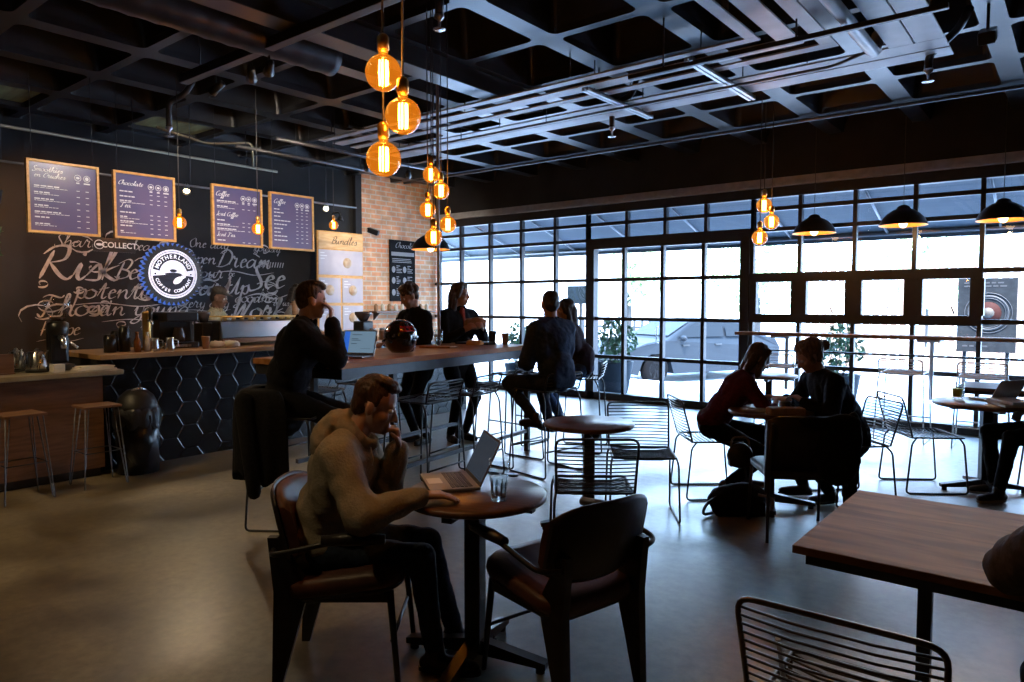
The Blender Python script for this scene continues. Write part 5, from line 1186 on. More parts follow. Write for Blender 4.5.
def person(label, loc, rz, pz, lean=0.0, side=0.0, head=(0, 0, 0), sc=1.0, hands=None, elbows=None, feet=None, knees=None, hand_dir=(None, None), hand_n=((0, 0, -1), (0, 0, -1)), curl=(0.6, 0.6),
           skin='fair', hair='brown', hair_style='short', top=None, top_len=0.05, collar=None, hood=None, under=None, trousers=None, shoes=None, voxel=0.009, sleeve=1.0, loose=0.0, female=False, cap=None, shrug=0.0, twist=0.0, apron=None, beard=False, neck=0.0, slump=1.0, hem=False):
    """Local frame: +y is where the person faces, +x their right, origin on the floor below the pelvis."""
    o = empty('person', loc, rz, label, 'person')
    P = V((0, 0, pz)); H = sc
    ax = lambda a, s_: (Matrix.Rotation(-a, 3, 'X') @ V((math.sin(s_), 0, math.cos(s_)))).normalized()
    u1 = ax(lean*0.75, side); u2 = ax(lean*1.15, side*1.1); u3 = ax(lean*0.8+neck, side)
    W = P+u1*0.16*H*slump; C = W+u2*0.16*H*slump; N = C+u2*0.19*H*slump
    rt_ = Matrix.Rotation(-twist, 3, 'Z') @ V((1, 0, 0)); rt_ = (rt_-u2*rt_.dot(u2)).normalized(); fwd = u2.cross(rt_)
    sw = (0.175 if female else (0.178 if hood else 0.195))*H; hw = 0.095*H
    sh = {s_: N-u2*0.055*H+rt_*s_*sw+u2*shrug for s_ in (1, -1)}
    hp = {s_: P+V((s_*hw, 0, -0.01)) for s_ in (1, -1)}
    # head frame: yaw (to the right +), pitch (down +), roll
    Rh = Matrix.Rotation(-head[0], 3, 'Z') @ Matrix.Rotation(-head[1], 3, 'X') @ Matrix.Rotation(head[2], 3, 'Y')
    nb = N+u3*0.04*H; HC = nb+(u3*0.5+Rh @ V((0, 0.25, 0.9)).normalized()*0.5).normalized()*0.125*H
    hd = lambda x, y, z: HC+Rh @ V((x, y, z))*H
    ua, fa, th, sn = 0.29*H, 0.26*H, 0.44*H, 0.43*H
    body = MB()
    el = {}; wr = {}; kn = {}; an = {}
    for i, s_ in enumerate((1, -1)):
        t = hands[i] if hands else (s_*0.25, 0.1, pz)
        hint = elbows[i] if elbows else (s_*0.5, -0.6, -0.4)
        el[s_], wr[s_] = ik(sh[s_], t, ua, fa, hint)
        f = feet[i] if feet else (s_*0.1, 0.0, 0.08)
        kn[s_], an[s_] = ik(hp[s_], f, th, sn, knees[i] if knees else (s_*0.1, 1, 0.3))
    # ---- skin surface
    e = lambda c, r: body.ell(c, tuple(x*H for x in r), Rh, u=16, v=12)
    e(hd(0, -0.012, 0.035), (0.074, 0.094, 0.086)); e(hd(0, 0.018, -0.03), (0.060, 0.070, 0.082)); e(hd(0, 0.035, -0.083), (0.043, 0.045, 0.032)); e(hd(0, 0.066, -0.096), (0.018, 0.016, 0.015))
    body.cap(hd(0, 0.082, 0.012), hd(0, 0.108, -0.030), 0.0085*H, 0.0115*H, 8); e(hd(0.011, 0.094, -0.034), (0.008, 0.01, 0.008)); e(hd(-0.011, 0.094, -0.034), (0.008, 0.01, 0.008))
    body.cap(hd(-0.034, 0.074, 0.026), hd(0.034, 0.074, 0.026), 0.010*H, 0.010*H, 8)
    body.cap(hd(-0.019, 0.083, -0.058), hd(0.019, 0.083, -0.058), 0.0065*H, 0.0065*H, 8); body.cap(hd(-0.015, 0.083, -0.068), hd(0.015, 0.083, -0.068), 0.007*H, 0.007*H, 8)
    for s_ in (1, -1):
        e(hd(s_*0.040, 0.052, -0.028), (0.022, 0.026, 0.022)); body.ell(hd(s_*0.075, -0.008, -0.008), (0.009*H, 0.021*H, 0.032*H), Rh @ Matrix.Rotation(0.25*s_, 3, 'Z'))
    body.cap(N-u2*0.05, hd(0, -0.022, -0.055), 0.056*H, 0.052*H, 14)
    body.ell(C+fwd*0.0, (0.145*H, 0.09*H, 0.17*H), rotx(lean)); body.ell(W, (0.12*H, 0.085*H, 0.14*H), rotx(lean*0.8)); body.ell(P+V((0, -0.01, 0.02)), (0.145*H, 0.105*H, 0.11*H))
    for i, s_ in enumerate((1, -1)):
        body.cap(N-u2*0.03, sh[s_], 0.045*H, 0.045*H); body.cap(sh[s_], el[s_], 0.044*H, 0.034*H); body.cap(el[s_], wr[s_], 0.034*H, 0.024*H)
        dd = V(hand_dir[i]) if hand_dir[i] else (wr[s_]-el[s_])
        hand(body, wr[s_], dd, hand_n[i], V((-s_, 0.1, 0.3)), curl[i], H*0.98)
        body.cap(hp[s_], kn[s_], 0.07*H, 0.05*H); body.cap(kn[s_], an[s_], 0.05*H, 0.036*H)
        fd = V((an[s_].x-0, 0, 0)); ftd = V((s_*0.15, 1, -0.25)).normalized(); body.cap(an[s_]-V((0, 0.02, 0.03)), an[s_]+ftd*0.14-V((0, 0, 0.02)), 0.03, 0.026)
    sub('body', blob(body, voxel, 3), skin_m[skin], o)
    # ---- eyes
    for s_ in (1, -1):
        q = MB().ell(hd(s_*0.030, 0.0745, 0.006), (0.0125*H,)*3, Rh, u=12, v=8).build('eye', eye_w, o)
        MB().ell(hd(s_*0.030, 0.0835, 0.005), (0.0058*H, 0.0045*H, 0.0058*H), Rh, u=10, v=6).build('iris', iris_m, q)
    # ---- hair
    hb = MB(); he = lambda c, r: hb.ell(c, tuple(x*H for x in r), Rh, u=18, v=12)
    if hair_style in ('short', 'curly', 'crop'):
        g = 0.006 if hair_style == 'crop' else 0.0
        he(hd(0, -0.026, 0.052-g), (0.079-g*0.5, 0.092-g*0.5, 0.082-g)); he(hd(0, -0.058, 0.0), (0.068, 0.052, 0.072))
        if hair_style != 'crop':
            he(hd(0, 0.048, 0.102), (0.055, 0.034, 0.024)); he(hd(0.01, 0.0, 0.118), (0.058, 0.07, 0.022))
            for s_ in (1, -1): he(hd(s_*0.069, -0.002, 0.03), (0.010, 0.020, 0.032))
        if hair_style == 'curly':
            rd = random.Random(3)
            for k in range(46):
                a = rd.random()*2*PI; z = rd.random(); rr = math.sqrt(1-z*z*0.8)
                he(hd(0.082*rr*math.cos(a), -0.02+0.095*rr*math.sin(a)*(1 if math.sin(a) < 0.4 else 0.8), 0.04+0.09*z), (0.024, 0.024, 0.024))
        if beard: he(hd(0, 0.045, -0.085), (0.05, 0.045, 0.04)); he(hd(0, 0.08, -0.09), (0.02, 0.02, 0.025))
    else:
        he(hd(0, -0.022, 0.052), (0.082, 0.096, 0.084)); he(hd(0, -0.05, 0.0), (0.076, 0.062, 0.085))
        for s_ in (1, -1): hb.cap(hd(s_*0.062, 0.035, 0.09), hd(s_*0.078, 0.015, -0.02), 0.022*H, 0.022*H)
        if hair_style == 'long':
            for s_ in (1, -1): hb.cap(hd(s_*0.074, -0.02, 0.0), hd(s_*0.085, -0.035, -0.21), 0.026*H, 0.034*H)
            hb.cap(hd(0, -0.07, 0.0), hd(0, -0.075, -0.23), 0.07*H, 0.06*H)
        if hair_style == 'bob':
            for s_ in (1, -1): hb.cap(hd(s_*0.074, 0.02, -0.01), hd(s_*0.076, 0.035, -0.12), 0.026*H, 0.028*H); hb.cap(hd(s_*0.06, -0.05, 0), hd(s_*0.06, -0.055, -0.11), 0.04*H, 0.036*H)
        if hair_style == 'bun':
            hb.ell(hd(0, -0.155, 0.02), (0.045*H, 0.04*H, 0.045*H)); hb.ell(hd(0, -0.06, 0.05), (0.088*H, 0.085*H, 0.09*H)); hb.ell(hd(0, -0.01, 0.085), (0.08*H, 0.08*H, 0.058*H))
        if hair_style == 'locs':
            for k in range(12):
                a = -0.4+k*(PI+0.8)/11; hb.cap(hd(0.075*math.cos(a), -0.03-0.07*math.sin(a), 0.04), hd(0.095*math.cos(a), -0.04-0.085*math.sin(a), -0.09), 0.016*H, 0.013*H)
            hb.ell(hd(0, -0.03, 0.135), (0.05*H, 0.05*H, 0.03*H))
    sub('hair', blob(hb, min(voxel, 0.008), 2, 0.004*H, 55), hair_m[hair], o)
    if cap:
        c = MB()
        c.ell(hd(0, -0.012, 0.085), (0.084*H, 0.1*H, 0.062*H), Rh); me = blob(c, 0.008, 2); sub('cap', me, cap, o)
        MB().lathe([(0.001, 0.0), (0.075, 0.0), (0.08, 0.004), (0.075, 0.009), (0.001, 0.012)], M=Matrix.Translation(hd(0, 0.085, 0.062)) @ Rh.to_4x4() @ Matrix.Rotation(-0.12, 4, 'X') @ Matrix.Diagonal((1, 0.85, 1, 1))).build('cap_peak', cap, o)
        MB().ell(hd(0, 0.085, 0.10), (0.026*H, 0.012*H, 0.018*H), Rh).build('cap_badge', cream, o)
    # ---- top
    if top:
        t = MB(); x = loose
        t.ell(C+u2*0.03*H, (0.175*H+x, 0.115*H+x, 0.185*H), rotx(lean)); t.ell(W+V((0, -0.005, 0)), (0.14*H+x, 0.108*H+x, 0.17*H), rotx(lean*0.8)); t.box((0, -0.025, pz+0.03), (0.27*H+x, 0.2*H+x, 0.2), bev=0.07).ell((0, -0.015, pz+0.13), (0.158*H+x*0.7, 0.122*H+x*0.7, 0.16*H)) if hem else t.ell(P+V((0, -0.012, 0.06-top_len)), (0.163*H+x*0.6, 0.125*H+x*0.6, 0.10*H+top_len))
        if female: t.ell(C+fwd*0.075*H-u2*0.01, (0.11*H, 0.06*H, 0.075*H), rotx(lean))
        for s_ in (1, -1):
            t.cap(N-u2*0.02-fwd*0.01, sh[s_]-u2*0.005, 0.066*H+x*0.5, 0.066*H+x*0.5); t.cap(sh[s_]-rt_*s_*0.05*H-u2*0.02*H, sh[s_]-rt_*s_*0.06*H-u2*0.2*H, 0.085*H+x*0.5, 0.08*H+x*0.5); t.cap(sh[s_], el[s_], 0.060*H+x*0.55, 0.050*H+x*0.7)
            t.ell(el[s_], (0.052*H+x*0.7,)*3)
            if sleeve > 0: t.cap(el[s_], el[s_]+(wr[s_]-el[s_])*0.93*sleeve, 0.050*H+x*0.7, 0.036*H+x*0.5)
        t.cap(N-u2*0.02, N+u3*0.02*H, 0.066*H, 0.062*H)
        sub('top', blob(t, 0.0095, 16 if loose > 0.02 else 9, (0.017 if hood else 0.010) if loose > 0.02 else 0.007, 9 if hood else 12), top, o)
        if loose > 0.02:
            for s_ in (1, -1): a_ = el[s_]+(wr[s_]-el[s_])*0.80; b_ = el[s_]+(wr[s_]-el[s_])*0.97; sub('cuff', blob(MB().cap(a_, b_, 0.042*H, 0.036*H), 0.008, 2), rib_m if hood else top, o)
        if hood: q = MB().ell(P+V((0, -0.012, 0.0)), (0.172*H, 0.142*H, 0.045*H)); sub('waistband', blob(q, 0.009, 2, 0.004, 30), rib_m, o)
        if hood:
            q = MB()
            for k in range(13):
                a = PI*0.06+k*PI*1.88/12-PI/2; r0 = 0.074*H
                p = N+u2*0.015+rt_*r0*1.15*math.cos(a+PI)+fwd*(r0*1.0*math.sin(a+PI)+0.02)-u2*0.03*math.sin(a+PI)
                q.ell(p, ((0.032+0.022*max(0, -math.sin(a+PI)))*H,)*3)
            q.ell(N-fwd*0.10*H-u2*0.05, (0.125*H, 0.065*H, 0.11*H), rotx(lean)); q.ell(N-fwd*0.075*H+u2*0.04, (0.105*H, 0.06*H, 0.05*H), rotx(lean))
            sub('hood', blob(q, 0.009, 6, 0.012, 16), hood, o)
            for s_ in (1, -1):
                p0 = N+rt_*s_*0.045*H+fwd*0.095*H-u2*0.01
                MB().tube([p0, p0+fwd*0.03-u2*0.06, p0+fwd*0.035-u2*0.15], 0.004, 6).build('drawstring', cream, o)
        if collar:
            q = MB()
            for k in range(11):
                a = 0.5+k*(2*PI-1.0)/10+PI/2; p = N+u2*0.03*H+rt_*0.068*H*math.cos(a)+fwd*0.066*H*math.sin(a)
                q.cap(p-u2*0.03, p+u2*0.012, 0.016*H, 0.012*H, 8)
            sub('collar', blob(q, 0.008, 3), collar, o)
        if under:
            q = MB(); c0 = N+fwd*0.055*H
            q.cap(c0+u2*0.0, C+fwd*(0.115 if not female else 0.128)*H+u2*0.01, 0.038*H, 0.012*H); sub('undershirt', blob(q, 0.008, 2), under, o)
        if apron:
            q = MB(); q.ell(C+fwd*0.055*H-u2*0.03, (0.11*H, 0.085*H, 0.12*H), rotx(lean)); q.ell(W+fwd*0.045*H, (0.14*H, 0.09*H, 0.14*H)); q.ell(P+fwd*0.03-V((0, 0, 0.12)), (0.16*H, 0.13*H, 0.26*H)); sub('apron', blob(q, 0.01, 4), apron, o)
    # ---- trousers and shoes
    if trousers:
        t = MB(); t.ell(P+V((0, -0.012, 0.015)), (0.162*H, 0.122*H, 0.12*H))
        for s_ in (1, -1):
            t.cap(hp[s_]+V((0, 0.0, 0.0)), kn[s_], 0.088*H, 0.064*H); t.ell(kn[s_], (0.066*H,)*3); t.cap(kn[s_], an[s_]+(kn[s_]-an[s_])*0.06, 0.062*H, 0.046*H)
        sub('trousers', blob(t, 0.0105, 5, 0.006, 14), trousers, o)
    for s_ in (1, -1):
        A = an[s_]; fy = V((s_*0.18, 1, 0)).normalized(); fx = V((fy.y, -fy.x, 0))
        q = MB(); b0 = V((A.x, A.y, A.z-0.075))
        q.cap(A+V((0, 0, 0.02)), b0-fy*0.01+V((0, 0, 0.04)), 0.045*H, 0.04*H); q.cap(b0-fy*0.04+V((0, 0, 0.034)), b0+fy*0.08+V((0, 0, 0.036)), 0.034*H, 0.036*H); q.cap(b0+fy*0.08+V((0, 0, 0.032)), b0+fy*0.165+V((0, 0, 0.028)), 0.038*H, 0.028*H)
        sh_ = sub('shoe', blob(q, 0.009, 3), shoes or shoe_m, o)
        R2 = Matrix((( fx.x, fy.x, 0), (fx.y, fy.y, 0), (0, 0, 1)))
        MB().prism([(0.038*math.cos(a)*(1.0 if math.sin(a) > -0.3 else 0.9), 0.06+0.135*math.sin(a)) for a in [k*PI/10 for k in range(20)]], 2, -0.002, 0.016).build('sole', sole_m if (shoes and 'trainer' in shoes.name) else shoe_m, sh_, M=Matrix.Translation(b0) @ R2.to_4x4())
    return o, dict(HC=HC, wr=wr, el=el, kn=kn, an=an, N=N, C=C)
def rotx(a): return Matrix.Rotation(-a, 3, 'X')
# ------------------------------------------------------------------ the people in the café
INFO = {}
_, INFO['hoodie'] = person('young man in an oatmeal hoodie at the foreground table, hand at his mouth', (-2.51, 1.835, 0), -0.89, 0.53, lean=0.24, head=(0.0, 0.38, 0), sc=0.97, neck=0.55, slump=0.97,
    hands=((0.2, 0.44, 0.785), (-0.04, 0.31, 0.93)), elbows=((0.5, -0.5, -0.5), (-0.25, -0.1, -1)), feet=((0.1, 0.48, 0.085), (-0.12, 0.54, 0.085)), hand_dir=((-0.25, 1, -0.05), (0.15, -0.05, 1)), hand_n=((0, 0, -1), (0.35, -1, 0)), curl=(0.35, 1.5),
    skin='fair', hair='auburn', top=hoodie_m, loose=0.034, hood=hoodie_m, trousers=jean_m, voxel=0.0055)
_, INFO['dark'] = person('man in a black jumper on a stool at the near end of the bar', (-4.39, 2.89, 0), -0.75, 0.89, lean=0.26, head=(-0.3, 0.15, 0), sc=1.05,
    hands=((0.04, 0.33, 1.42), (-0.10, 0.34, 1.16)), elbows=((0.2, 0.5, -1), (-0.6, -0.2, -0.5)), feet=((0.12, 0.22, 0.33), (-0.12, 0.24, 0.33)), hand_dir=((-0.1, -0.05, 1), None), hand_n=((-0.2, -1, 0), (0, 0, -1)), curl=(0.8, 0.9),
    skin='fair', hair='brown', top=knit_black, loose=0.045, top_len=0.12, trousers=black_trouser, voxel=0.0075, collar=knit_black)
_, INFO['blazer'] = person('man in a navy blazer and jeans on a bar stool, back to us', (-3.72, 5.24, 0), 1.4, 0.85, lean=0.10, head=(0.55, 0.05, 0), sc=1.04,
    hands=((0.2, 0.42, 1.16), (-0.12, 0.30, 1.0)), elbows=((0.6, -0.5, -0.5), (-0.6, -0.6, -0.4)), feet=((0.14, 0.22, 0.42), (-0.12, 0.13, 0.50)), knees=((0.3, 1, 0.2), (-0.15, 1, 0.25)),
    skin='tan', hair='black', hair_style='crop', top=navy_m, loose=0.035, hem=True, collar=navy_m, trousers=jean_m, beard=True)
_, INFO['plum'] = person('long-haired woman in a dark coat behind the man in the blazer', (-4.15, 6.33, 0), 2.0, 0.86, lean=0.28, head=(-0.35, 0.1, 0), sc=0.96, female=True,
    hands=((0.1, 0.4, 1.14), (-0.12, 0.38, 1.14)), feet=((0.12, 0.25, 0.33), (-0.12, 0.2, 0.33)), skin='warm', hair='black', hair_style='long', top=plum_m, loose=0.012, hem=True, trousers=denim_m)
_, INFO['bag'] = person('long-haired woman in black over red, standing at the bar holding a paper bag', (-5.50, 5.84, 0), -1.78, 0.94, lean=0.04, head=(-0.55, 0.06, 0), sc=1.06, female=True,
    hands=((0.1, 0.28, 1.27), (-0.10, 0.34, 1.28)), elbows=((0.6, -0.4, -0.9), (-0.6, -0.3, -0.9)), skin='warm', hair='brown', hair_style='long', top=knit_black, loose=0.012, top_len=0.14, under=red_m, collar=knit_black, trousers=black_trouser, curl=(1.0, 1.0), hand_n=((-1, 0, 0), (1, 0, 0)))
_, INFO['curly'] = person('curly-haired person in black looking down, standing before the brick wall', (-5.74, 5.50, 0), 3.0, 0.94, lean=0.16, head=(0.2, 0.45, 0), sc=1.05,
    hands=((0.15, 0.38, 1.12), (-0.12, 0.36, 1.12)), skin='warm', hair='brown', hair_style='curly', top=knit_black, loose=0.012, top_len=0.12, collar=knit_black, trousers=black_trouser)
_, INFO['barista'] = person('barista in a khaki shirt and a dark peaked cap working behind the espresso machine', (-8.4, 4.5, 0), -0.785, 0.94, lean=0.1, head=(0.1, 0.25, 0), sc=1.02,
    hands=((0.2, 0.40, 1.12), (-0.2, 0.42, 1.12)), skin='brown', hair='black', hair_style='crop', top=khaki_m, loose=0.02, sleeve=1.0, collar=khaki_m, trousers=black_trouser, cap=pmat('cap_felt', (0.05, 0.04, 0.03), 0.9, var=0.3, scale=40), apron=black_fabric)
_, INFO['locs'] = person('barista with dark locs in a pale shirt at the right end of the espresso machine', (-8.45, 5.65, 0), -0.75, 0.96, lean=0.1, head=(0.2, 0.2, 0), sc=1.04,
    hands=((0.2, 0.38, 1.15), (-0.2, 0.38, 1.15)), skin='tan', hair='black', hair_style='locs', top=grey_m, loose=0.02, trousers=black_trouser)
_, INFO['maroon'] = person('woman in a maroon top bending over the round table, left of the pair', (-2.33, 5.52, 0), -0.92, 0.55, lean=0.52, side=0.1, head=(0.0, 0.5, 0), sc=0.97, female=True,
    hands=((0.13, 0.46, 0.775), (-0.12, 0.5, 0.775)), elbows=((0.6, 0.1, -0.6), (-0.6, 0.1, -0.6)), feet=((0.15, 0.05, 0.085), (-0.1, 0.30, 0.085)), skin='fair', hair='brown', hair_style='bob', top=maroon_m, loose=0.01, top_len=0.0, trousers=black_trouser, sleeve=0.6, curl=(0.5, 0.5))
_, INFO['bun'] = person('person in black with sandy tied-up hair bending over the round table', (-1.42, 6.0, 0), 2.3, 0.55, lean=0.5, head=(0.0, 0.5, 0), sc=1.0,
    hands=((0.15, 0.44, 0.78), (-0.10, 0.42, 0.80)), elbows=((0.6, -0.1, -0.6), (-0.6, 0.1, -0.8)), feet=((0.12, 0.3, 0.085), (-0.12, 0.2, 0.085)), skin='fair', hair='sandy', hair_style='bun', top=knit_black, loose=0.025, top_len=0.1, trousers=black_trouser, curl=(0.5, 0.8))
_, INFO['edge'] = person('person at the right picture edge, only black-trousered legs and trainers in view', (-0.15, 7.07, 0), 2.25, 0.55, lean=0.05, feet=((0.1, 0.40, 0.085), (-0.13, 0.52, 0.085)), hands=((0.12, 0.18, 0.68), (-0.12, 0.18, 0.68)),
    skin='fair', hair='brown', top=knit_black, trousers=black_trouser, shoes=pmat('trainer_black', (0.03, 0.028, 0.027), 0.6))
_, INFO['elbow'] = person('person in a grey-brown jacket whose elbow rests on the brown oak table', (0.18, 2.07, 0), 0.0, 0.55, lean=0.3, hands=((0.2, 0.5, 0.79), (-0.12, 0.50, 0.795)), elbows=((0.6, -0.2, -0.3), (-1.0, 0.1, -0.55)),
    feet=((0.12, 0.3, 0.085), (-0.14, 0.26, 0.085)), knees=((0.1, 1, 0.3), (-0.35, 0.9, 0.5)), skin='fair', hair='brown', top=grey_jacket, loose=0.03, trousers=black_trouser)

# ------------------------------------------------------------------ things on the tables
alu = pmat('laptop_aluminium', (0.42, 0.42, 0.43), 0.32, metal=0.85, rough_var=0.05, scale=40)
def laptop(loc, rz, label, body, scr, ang=112, w=0.32, d=0.22, emit=None):
    o = empty('laptop', loc, rz, label, 'laptop')
    MB().bb(-w/2, w/2, -d, 0, 0.002, 0.016, bev=0.004).build('base', body, o)
    k = MB()
    for r in range(5):
        for c in range(13): k.bb(-w/2+0.022+c*(w-0.044)/13, -w/2+0.018+(c+1)*(w-0.044)/13-0.001, -0.03-r*0.019-0.015, -0.03-r*0.019, 0.016, 0.0185)
    k.build('keyboard', black_plastic, o)
    MB().bb(-0.05, 0.05, -d+0.012, -d+0.075, 0.0158, 0.0168).build('trackpad', alu, o)
    R = Matrix.Translation((0, -0.002, 0.016)) @ Matrix.Rotation(-math.radians(ang-90), 4, 'X')
    s = MB().bb(-w/2, w/2, -0.003, 0.003, 0, d*0.98, bev=0.0025).build('screen_lid', body, o, M=R)
    MB().bb(-w/2+0.01, w/2-0.01, -0.0042, -0.0031, 0.016, d*0.98-0.01).build('screen', scr, s, M=R)
    return o, R, s
scr_dim = pmat('dim_screen', (0.02, 0.022, 0.03), 0.15, emit=(0.10, 0.13, 0.18), estr=0.25)
scr_lit = pmat('lit_screen', (0.05, 0.08, 0.12), 0.2, emit=(0.22, 0.36, 0.50), estr=0.55)
laptop((-2.14, 2.37, 0.741), -0.62, 'open laptop on the foreground café table in front of the man in the hoodie', pmat('dark_aluminium', (0.2, 0.19, 0.185), 0.4, metal=0.5), scr_dim, 116)
o, R, s = laptop((-4.60, 3.70, 1.121), 0.40, 'open laptop with a blue-edged screen on the near end of the bar table', alu, scr_lit, 108, 0.30, 0.21)
MB().bb(-0.138, -0.09, -0.0052, -0.0043, 0.018, 0.194).build('side_panel', pmat('screen_blue', (0.02, 0.08, 0.3), 0.3, emit=(0.03, 0.16, 0.75), estr=0.7), s, M=R)
q = MB()
for z, a in ((0.165, 0.09), (0.13, 0.06), (0.118, 0.08), (0.09, 0.05)): q.bb(-0.07, -0.07+a, -0.0052, -0.0043, z, z+0.004)
q.bb(0.02, 0.11, -0.0052, -0.0043, 0.05, 0.052); q.build('screen_lines', pmat('screen_ink', (0.05, 0.08, 0.1), 0.4), s, M=R)
laptop((-0.50, 7.12, 0.741), -2.2, 'white laptop seen edge-on on the round table at right', white_m, scr_dim, 120, 0.28, 0.2)
def tumbler(loc, r, h, label, fill=None, facets=10, name='water_glass'):
    o = empty(name, loc, label=label, cat='glass')
    g = MB().lathe([(0.001, 0), (r*0.78, 0), (r*0.86, h*0.45), (r, h*0.5), (r*1.05, h), (r*0.98, h), (r*0.92, h*0.5), (r*0.74, 0.014), (0.001, 0.014)], seg=facets if False else 28)
    g.build('tumbler', glass_tumbler, o)
    q = MB()
    for k in range(facets):
        a = k*2*PI/facets; q.tube([(r*0.79*math.cos(a), r*0.79*math.sin(a), 0.004), (r*0.88*math.cos(a), r*0.88*math.sin(a), h*0.46)], 0.003, 5)
    q.build('facets', glass_tumbler, o)
    if fill: MB().lathe([(0.001, 0.015), (r*0.72, 0.015), (r*0.82, h*0.44), (r*0.9, h*0.62), (0.001, h*0.62)], seg=24).build('drink', fill, o)
    return o
water = glass_mat('water', (0.97, 0.985, 0.99), 0.4)
tumbler((-1.855, 2.215, 0.741), 0.04, 0.17, 'tall clear glass of water on the foreground table beside the laptop', water)
tr_ = empty('serving_board', (-4.92, 4.95, 1.121), 0.4, 'dark wooden serving board under the water glass on the bar', 'board')
MB().bb(-0.16, 0.16, -0.1, 0.1, 0, 0.018, bev=0.004).build('board', wood_bar, tr_)
tumbler((-4.92, 4.95, 1.14), 0.042, 0.16, 'clear glass of water standing on the serving board on the bar', water)
tumbler((-0.82, 7.1, 0.741), 0.048, 0.14, 'glass of yellow drink on the round table at right', pmat('yellow_drink', (0.75, 0.55, 0.04), 0.15))
# motorcycle helmet
hl = empty('motorcycle_helmet', (-4.46, 4.04, 1.121), 0.5, 'black motorcycle helmet with dark red flashes on the bar table', 'helmet')
hm = MB(); rings = []
for k in range(13):
    a = math.radians(-58+k*148/12); rr = 0.15*math.cos(a); z = 0.15+0.15*math.sin(a)
    rings.append(hm.ring([V((rr*0.92*math.cos(j*PI/16), rr*1.08*math.sin(j*PI/16), z)) for j in range(32)]))
hm.skin(rings).build('shell', pmat('helmet_black', (0.012, 0.011, 0.012), 0.14, coat=0.6, var=0.2, scale=9), hl)
MB().box((0, 0.115, 0.055), (0.17, 0.10, 0.075), bev=0.03).build('chin_bar', MATS['helmet_black'], hl)
vz = MB(); rows = []
for z, rr in ((0.10, 0.150), (0.14, 0.154), (0.19, 0.149), (0.22, 0.137)): rows.append(vz.ring([V((rr*0.93*math.cos(math.radians(20+j*140/14)), rr*1.09*math.sin(math.radians(20+j*140/14)), z)) for j in range(15)]))
vz.skin(rows, closed=False, caps=False).build('visor', pmat('visor_tint', (0.02, 0.018, 0.02), 0.06, coat=0.5), hl)
for s_ in (1, -1):
    q = MB(); rows = []
    for z in (0.2, 0.24, 0.275): 
        a = math.asin(min(1, (z-0.15)/0.15)); rr = 0.152*math.cos(a)
        rows.append(q.ring([V((s_*rr*0.925*math.cos(math.radians(t)), rr*1.085*math.sin(math.radians(t)), z)) for t in (-70, -50, -30, -10, 10, 30)]))
    q.skin(rows, closed=False, caps=False).build('red_flash', pmat('helmet_red', (0.22, 0.01, 0.012), 0.16, coat=0.5), hl)
MB().lathe([(0.018, 0.0), (0.014, 0.006), (0.001, 0.007)], seg=14, M=Matrix.Translation((0.138, 0.02, 0.15)) @ Matrix.Rotation(PI/2, 4, 'Y')).build('pivot', steel, hl)
# at the far end of the bar
pc1 = paper_cup((-4.72, 5.74, 1.121), 1.0, 'brown paper cup near the far end of the bar table', 'paper cups on the bar'); pc2 = paper_cup((-4.93, 5.78, 1.121), 1.05, 'black paper cup behind the brown one on the bar', 'paper cups on the bar', black_plastic)
MB().lathe([(0.044, 0.12), (0.044, 0.135), (0.035, 0.142), (0.001, 0.142)]).build('lid', black_plastic, pc2)
MB().box((0, 0, 0.015), (0.09, 0.14, 0.03), bev=0.012).build('wallet', leather_dk, None, 'black wallet lying on the bar left of the brown paper cup', 'wallet', loc=(-4.84, 5.62, 1.122))
MB().bb(-0.12, 0.12, -0.16, 0.16, 0, 0.02, bev=0.006).build('notebook', black_plastic, None, 'thin black notebook at the far end of the bar behind the cups', 'notebook', loc=(-5.15, 5.7, 1.121), rz=0.2)
fd = MB().box((0, 0, 0.03), (0.16, 0.1, 0.05), bev=0.02)
for v in fd.bm.verts: v.co += V((0.01, 0.01, 0.006))*noise.noise(v.co*30)
fd.build('sandwich_wrap', wood_light, None, 'crumpled pale sandwich wrapper on the bar below the paper bag', 'wrapper', loc=(-4.86, 5.42, 1.122), rz=0.3)
pb = MB().box((0, 0, 0), (0.25, 0.09, 0.12), bev=0.03); bmesh.ops.subdivide_edges(pb.bm, edges=pb.bm.edges, cuts=3, use_grid_fill=True)
for v in pb.bm.verts: v.co += V((0.02*noise.noise(v.co*14), 0.02*noise.noise(v.co*17+V((3, 0, 0))), 0.025*noise.noise(v.co*13+V((0, 7, 0)))))
pb.build('paper_bag', kraft, None, 'crumpled brown paper bag in the hands of the standing woman', 'bag', loc=(-5.19, 5.80, 1.335), rz=0.8)
# on the table between the two leaning people
def mug(loc, m, label, rz=0.0):
    o = empty('mug', loc, rz, label, 'mug')
    MB().lathe([(0.001, 0), (0.036, 0), (0.042, 0.01), (0.043, 0.088), (0.039, 0.09), (0.037, 0.012), (0.001, 0.012)], seg=24).build('cup', m, o); MB().tube([(0.04, 0, 0.07), (0.07, 0, 0.065), (0.07, 0, 0.03), (0.04, 0, 0.022)], 0.006, fillet=0.015).build('handle', m, o)
mug((-1.70, 5.33, 0.741), black_plastic, 'dark mug on the table between the two leaning people')
MB().bb(-0.1, 0.1, -0.07, 0.07, 0, 0.012, bev=0.003).build('notebook', cream, None, 'open pale notebook under the hands of the woman in maroon', 'notebook', loc=(-1.92, 5.32, 0.741), rz=0.5)
MB().bb(-0.075, 0.075, -0.04, 0.04, 0, 0.01, bev=0.003).build('phone', black_plastic, None, 'dark phone at the centre of the two leaning people’s table'.replace('’', "'"), 'phone', loc=(-1.82, 5.55, 0.741), rz=1.2)
